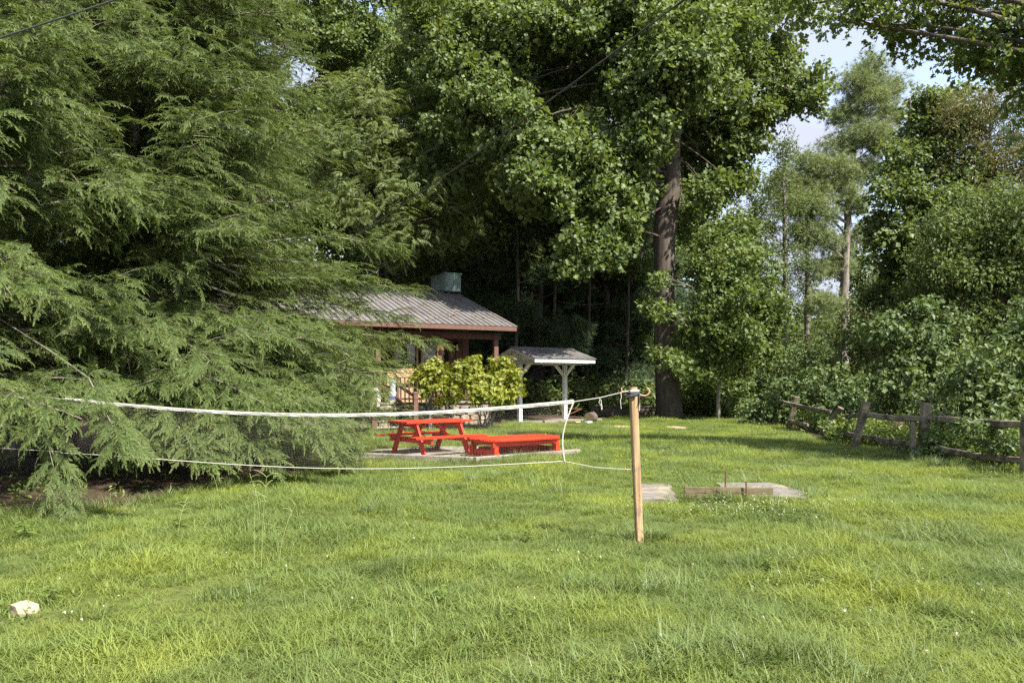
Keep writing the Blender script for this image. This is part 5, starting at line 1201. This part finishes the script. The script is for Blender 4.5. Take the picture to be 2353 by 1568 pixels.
# ------------------------------------------------------------------ lawn
K['grass'] = [tuft('tuft', M['grass'], 44, .15, .115, .0062, 1, .9, 1.1), tuft('tuft', M['grass'], 44, .15, .10, .0066, 2, 1.1, 1.2), tuft('tuft', M['grass'], 34, .14, .135, .0085, 3, .9, 1.2), tuft('tuft', M['grass'], 40, .15, .11, .0060, 4, 1.2, 1.0), tuft('tuft', M['grass'], 28, .14, .085, .0125, 5, 1.2, 1.2), tuft('tuft', M['grass'], 30, .14, .09, .0105, 8, 1.4, 1.3)]
K['coarse'] = [tuft('tuft', M['rushgrass'], 46, .12, .19, .0066, 6, .8, .9), tuft('tuft', M['rushgrass'], 38, .14, .16, .0090, 7, 1.0, 1.1)]
def lawn_points(n, y0, y1, g, gamma=1.0, pad=1.2):
    y = y0+(y1-y0)*g.uniform(0, 1, n)**gamma; x = g.uniform(-1, 1, n)*(.645*y*1.12+pad)
    k = inside(LAWN, x+g.normal(0, .12, n), y+g.normal(0, .15, n)); x, y = x[k], y[k]
    for pl, prob in PATCHES:
        k = ~(inside(pl, x+g.normal(0, .03, len(x)), y+g.normal(0, .04, len(x))) & (g.uniform(0, 1, len(x)) < prob)); x, y = x[k], y[k]
    return x, y
g = np.random.default_rng(5); px_, py_, sc_ = [], [], []
for (y0, y1, dn, s0) in [(2.4, 6, 150, .85), (6, 9, 125, .95), (9, 13, 90, 1.05), (13, 18, 62, 1.15), (18, 26, 42, 1.25), (26, 36, 32, 1.4)]:
    area = (y1-y0)*(2*(.645*1.12*(y0+y1)/2+1.2)); x, y = lawn_points(int(area*dn), y0, y1, g); px_.append(x); py_.append(y)
    sc_.append(s0*g.uniform(.65, 1.15, len(x)))
x, y, s_ = np.concatenate(px_), np.concatenate(py_), np.concatenate(sc_)
hv = .5+.5*np.sin(x*1.3+2*np.sin(y*.7))*np.sin(y*1.1+1.5*np.sin(x*.9)); s_ = s_*(.62+.7*hv)
n = len(x); a = g.uniform(0, 2*PI, n)
o = scatter('lawn_grass', 'grass', K['grass'], np.stack([x, y, gz(x, y)], 1), np.stack([np.cos(a), np.sin(a), 0*a], 1), np.array([0, 0, 1.])+g.normal(0, .12, (n, 3)), s_); tag(o, 'shaggy sunlit lawn grass', 'grass', kind='stuff')
# coarse clumps: gathered in patches, along timbers, boards and post
cx_, cy_ = [], []
for k in range(70):
    xx, yy = lawn_points(1, 4, 20, g)
    if len(xx): m_ = int(g.integers(3, 14)); cx_.append(xx[0]+g.normal(0, .22, m_)); cy_.append(yy[0]+g.normal(0, .16, m_))
for (p, q, m_) in [((-2.9, 16.0), (-.7, 15.1), 34), ((-.7, 15.1), (1.5, 16.9), 44), ((2.3, 10.40), (3.1, 10.38), 26), ((-.9, 15.9), (.9, 15.9), 26), ((.9, 7.9), (1.6, 7.9), 16), ((8, 13), (7.8, 18.5), 60), ((3.9, 10.2), (4.2, 11.8), 16), ((-.4, 31.1), (3.4, 32), 60), ((-4.8, 9.75), (-3.7, 13.2), 70), ((-5.8, 8.7), (-4.8, 9.7), 30)]:
    t_ = g.uniform(0, 1, m_); cx_.append(p[0]+(q[0]-p[0])*t_+g.normal(0, .08, m_)); cy_.append(p[1]+(q[1]-p[1])*t_+g.normal(0, .08, m_))
x, y = np.concatenate(cx_), np.concatenate(cy_); n = len(x); a = g.uniform(0, 2*PI, n)
o = scatter('coarse_grass', 'coarse', K['coarse'], np.stack([x, y, gz(x, y)], 1), np.stack([np.cos(a), np.sin(a), 0*a], 1), np.array([0, 0, 1.])+g.normal(0, .18, (n, 3)), g.uniform(.6, 1.25, n)); tag(o, 'coarser longer grass clumps in the lawn', 'grass', kind='stuff')
K['broad'] = [tuft('tuft', M['broadgrass'], 26, .13, .10, .0105, 21, 1.1, 1.1), tuft('tuft', M['broadgrass'], 22, .14, .085, .0125, 22, 1.3, 1.2), tuft('tuft', M['broadgrass'], 30, .13, .12, .0090, 23, 1.0, 1.2)]
x, y = lawn_points(15000, 3.0, 15, g); hv = np.sin(x*1.7+1.3*np.sin(y*1.9+.5))*np.sin(y*2.1+1.1*np.sin(x*1.4+2))+.45*np.sin(x*.6+y*.35); k = hv+g.normal(0, .22, len(x)) > .42; x, y = x[k], y[k]; n = len(x); a = g.uniform(0, 2*PI, n)
o = scatter('broad_grass', 'broad', K['broad'], np.stack([x, y, gz(x, y)+.012], 1), np.stack([np.cos(a), np.sin(a), 0*a], 1), np.array([0, 0, 1.])+g.normal(0, .15, (n, 3)), g.uniform(.6, 1.05, n)); tag(o, 'broad-bladed yellow-green crabgrass patches in the lawn', 'grass', kind='stuff')
# clover: leaves and white heads
mb = MB(); gg = np.random.default_rng(3)
for k in range(9):
    c = np.array([gg.normal(0, .10), gg.normal(0, .10), gg.uniform(.03, .08)])
    for j in range(3):
        aa = j*2.09+gg.uniform(0, 1); leaf(mb, c, (math.cos(aa), math.sin(aa), .1), (0, 0, 1), .028, HEART, .1, 0)
K['cloverleaf'] = [leafobj('clover leaves', mb, M['weedleaf'])]
mb = MB(); mb.tube([(0, 0, 0), (.005, 0, .07)], .001, 3, cap=False)
fl_ = MB(); 
for k in range(26):
    d = unit(gg.normal(0, 1, 3)+[0, 0, .3]); s__ = unit(np.cross(d, gg.normal(0, 1, 3)))*.0028; fl_.add([np.array([.005, 0, .075])-s__, np.array([.005, 0, .075])+s__, np.array([.005, 0, .075])+d*.011], [(0, 1, 2)])
K['cloverhead'] = [bpy.data.objects.new('clover head', fl_.mesh('clover head', M['clover']))]
cx_, cy_ = [], []
for (px, py, m_, sx, sy) in [(1700, 1165, 90, .55, .35), (1760, 1180, 60, .5, .3), (2330, 1100, 40, .6, .5), (1900, 1085, 30, .8, .9), (2050, 1100, 30, 1, .8), (1650, 1030, 40, 1.2, 1.5), (1550, 1060, 30, 1, 1), (150, 1410, 8, .3, .3), (1340, 1290, 10, .7, .5), (2000, 1350, 16, .9, .5), (1850, 1450, 10, .9, .5), (800, 1300, 8, 1, .8), (1200, 1000, 30, 2, 2)]:
    c = G(px, py); cx_.append(c[0]+g.normal(0, sx, m_)); cy_.append(c[1]+g.normal(0, sy, m_))
x, y = np.concatenate(cx_), np.concatenate(cy_); n = len(x); a = g.uniform(0, 2*PI, n); up_ = np.array([0, 0, 1.])+g.normal(0, .15, (n, 3)); xd = np.stack([np.cos(a), np.sin(a), 0*a], 1)
o = scatter('clover_heads', 'cloverhead', K['cloverhead'], np.stack([x, y, gz(x, y)+.02], 1), xd, up_, g.uniform(.6, 1.1, n)); tag(o, 'small white clover heads dotted through the lawn', 'clover', kind='stuff')
o = scatter('clover_leaves', 'cloverleaf', K['cloverleaf'], np.stack([x+g.normal(0, .1, n), y+g.normal(0, .1, n), gz(x, y)+.02], 1)[::2], xd[::2], up_[::2], g.uniform(.6, 1.0, len(x[::2]))); tag(o, 'clover leaves low in the lawn', 'clover', kind='stuff')
# stray weeds and seed stalks in front
def weed(label, px, py, size, seed, n=9):
    c = G(px, py); gg = np.random.default_rng(seed); t = thing('weed_plant', label, 'weed', (c[0], c[1], gz1(c[0], c[1])))
    MB().tube([(0, 0, -.02), (gg.normal(0, .01), gg.normal(0, .01), size*.5), (gg.normal(0, .02), gg.normal(0, .02), size)], [.005, .004, .003], 5).build('stem', M['weedleaf'], t)
    for i in range(n):
        a = i*2.4; z = size*(.35+.65*i/n); mb = MB(); leaf(mb, (0, 0, z), (math.cos(a), math.sin(a), .25), (0, 0, 1), size*.55*(1.1-.4*i/n), OVAL, .2, .3); mb.build('leaf', M['weedleaf'], t)
weed('broadleaf weed at the far left edge of the lawn near the dirt', 55, 1250, .20, 1)
weed('broadleaf weed with a rosette of pale leaves in the left foreground near the dirt edge', 412, 1222, .17, 2)
weed('broadleaf weed in the middle of the foreground lawn', 1010, 1392, .15, 3)
weed('single broadleaf weed left of the foot of the net post', 1215, 1235, .15, 4)
weed('broadleaf weed right of the rock in the lower left', 118, 1390, .14, 5)
weed('broadleaf weed in the right foreground lawn', 1765, 1312, .13, 6)
def stalk(label, px, py, h, lean, seed, rays):
    c = G(px, py); gg = np.random.default_rng(seed); t = thing('seed_stalk', label, 'grass stalk', (c[0], c[1], gz1(c[0], c[1])))
    top = np.array([lean, gg.normal(0, .03), h]); mb = MB(); path = bez(np.zeros(3), np.array([lean*.15, 0, h*.6]), top, 9); mb.tube(path, np.linspace(.0028, .0016, 9), 4); mb.build('stem', M['stalk'], t)
    for i in range(rays):
        s_ = path[-1-min(2, i//2)]; a = gg.uniform(0, 6.28); e = s_+np.array([math.cos(a)*.10, math.sin(a)*.05, gg.uniform(-.02, .06)]); MB().tube(bez(s_, (s_+e)/2+np.array([0, 0, .025]), e, 5), .0022, 4).build('seed_spike', M['stalk'], t)
for a in [('tall grass stalk with a drooping seed head against the dark dirt, leftmost of the stalks', 505, 1172, .42, -.09, 1, 5), ('tall grass stalk with bent seed head against the shade, second stalk from the left', 596, 1195, .45, -.10, 2, 6), ('upright grass stalk with spreading spikes left of the tall pair', 408, 1245, .36, .05, 3, 6),
          ('tallest thin grass stalk rising in the middle of the left foreground', 600, 1310, .78, .05, 4, 5), ('thin grass stalk standing close beside the tallest stalk', 583, 1310, .70, .02, 5, 5), ('long grass stalk bending to the right near the tall pair', 640, 1300, .52, .13, 6, 4)]: stalk(*a)
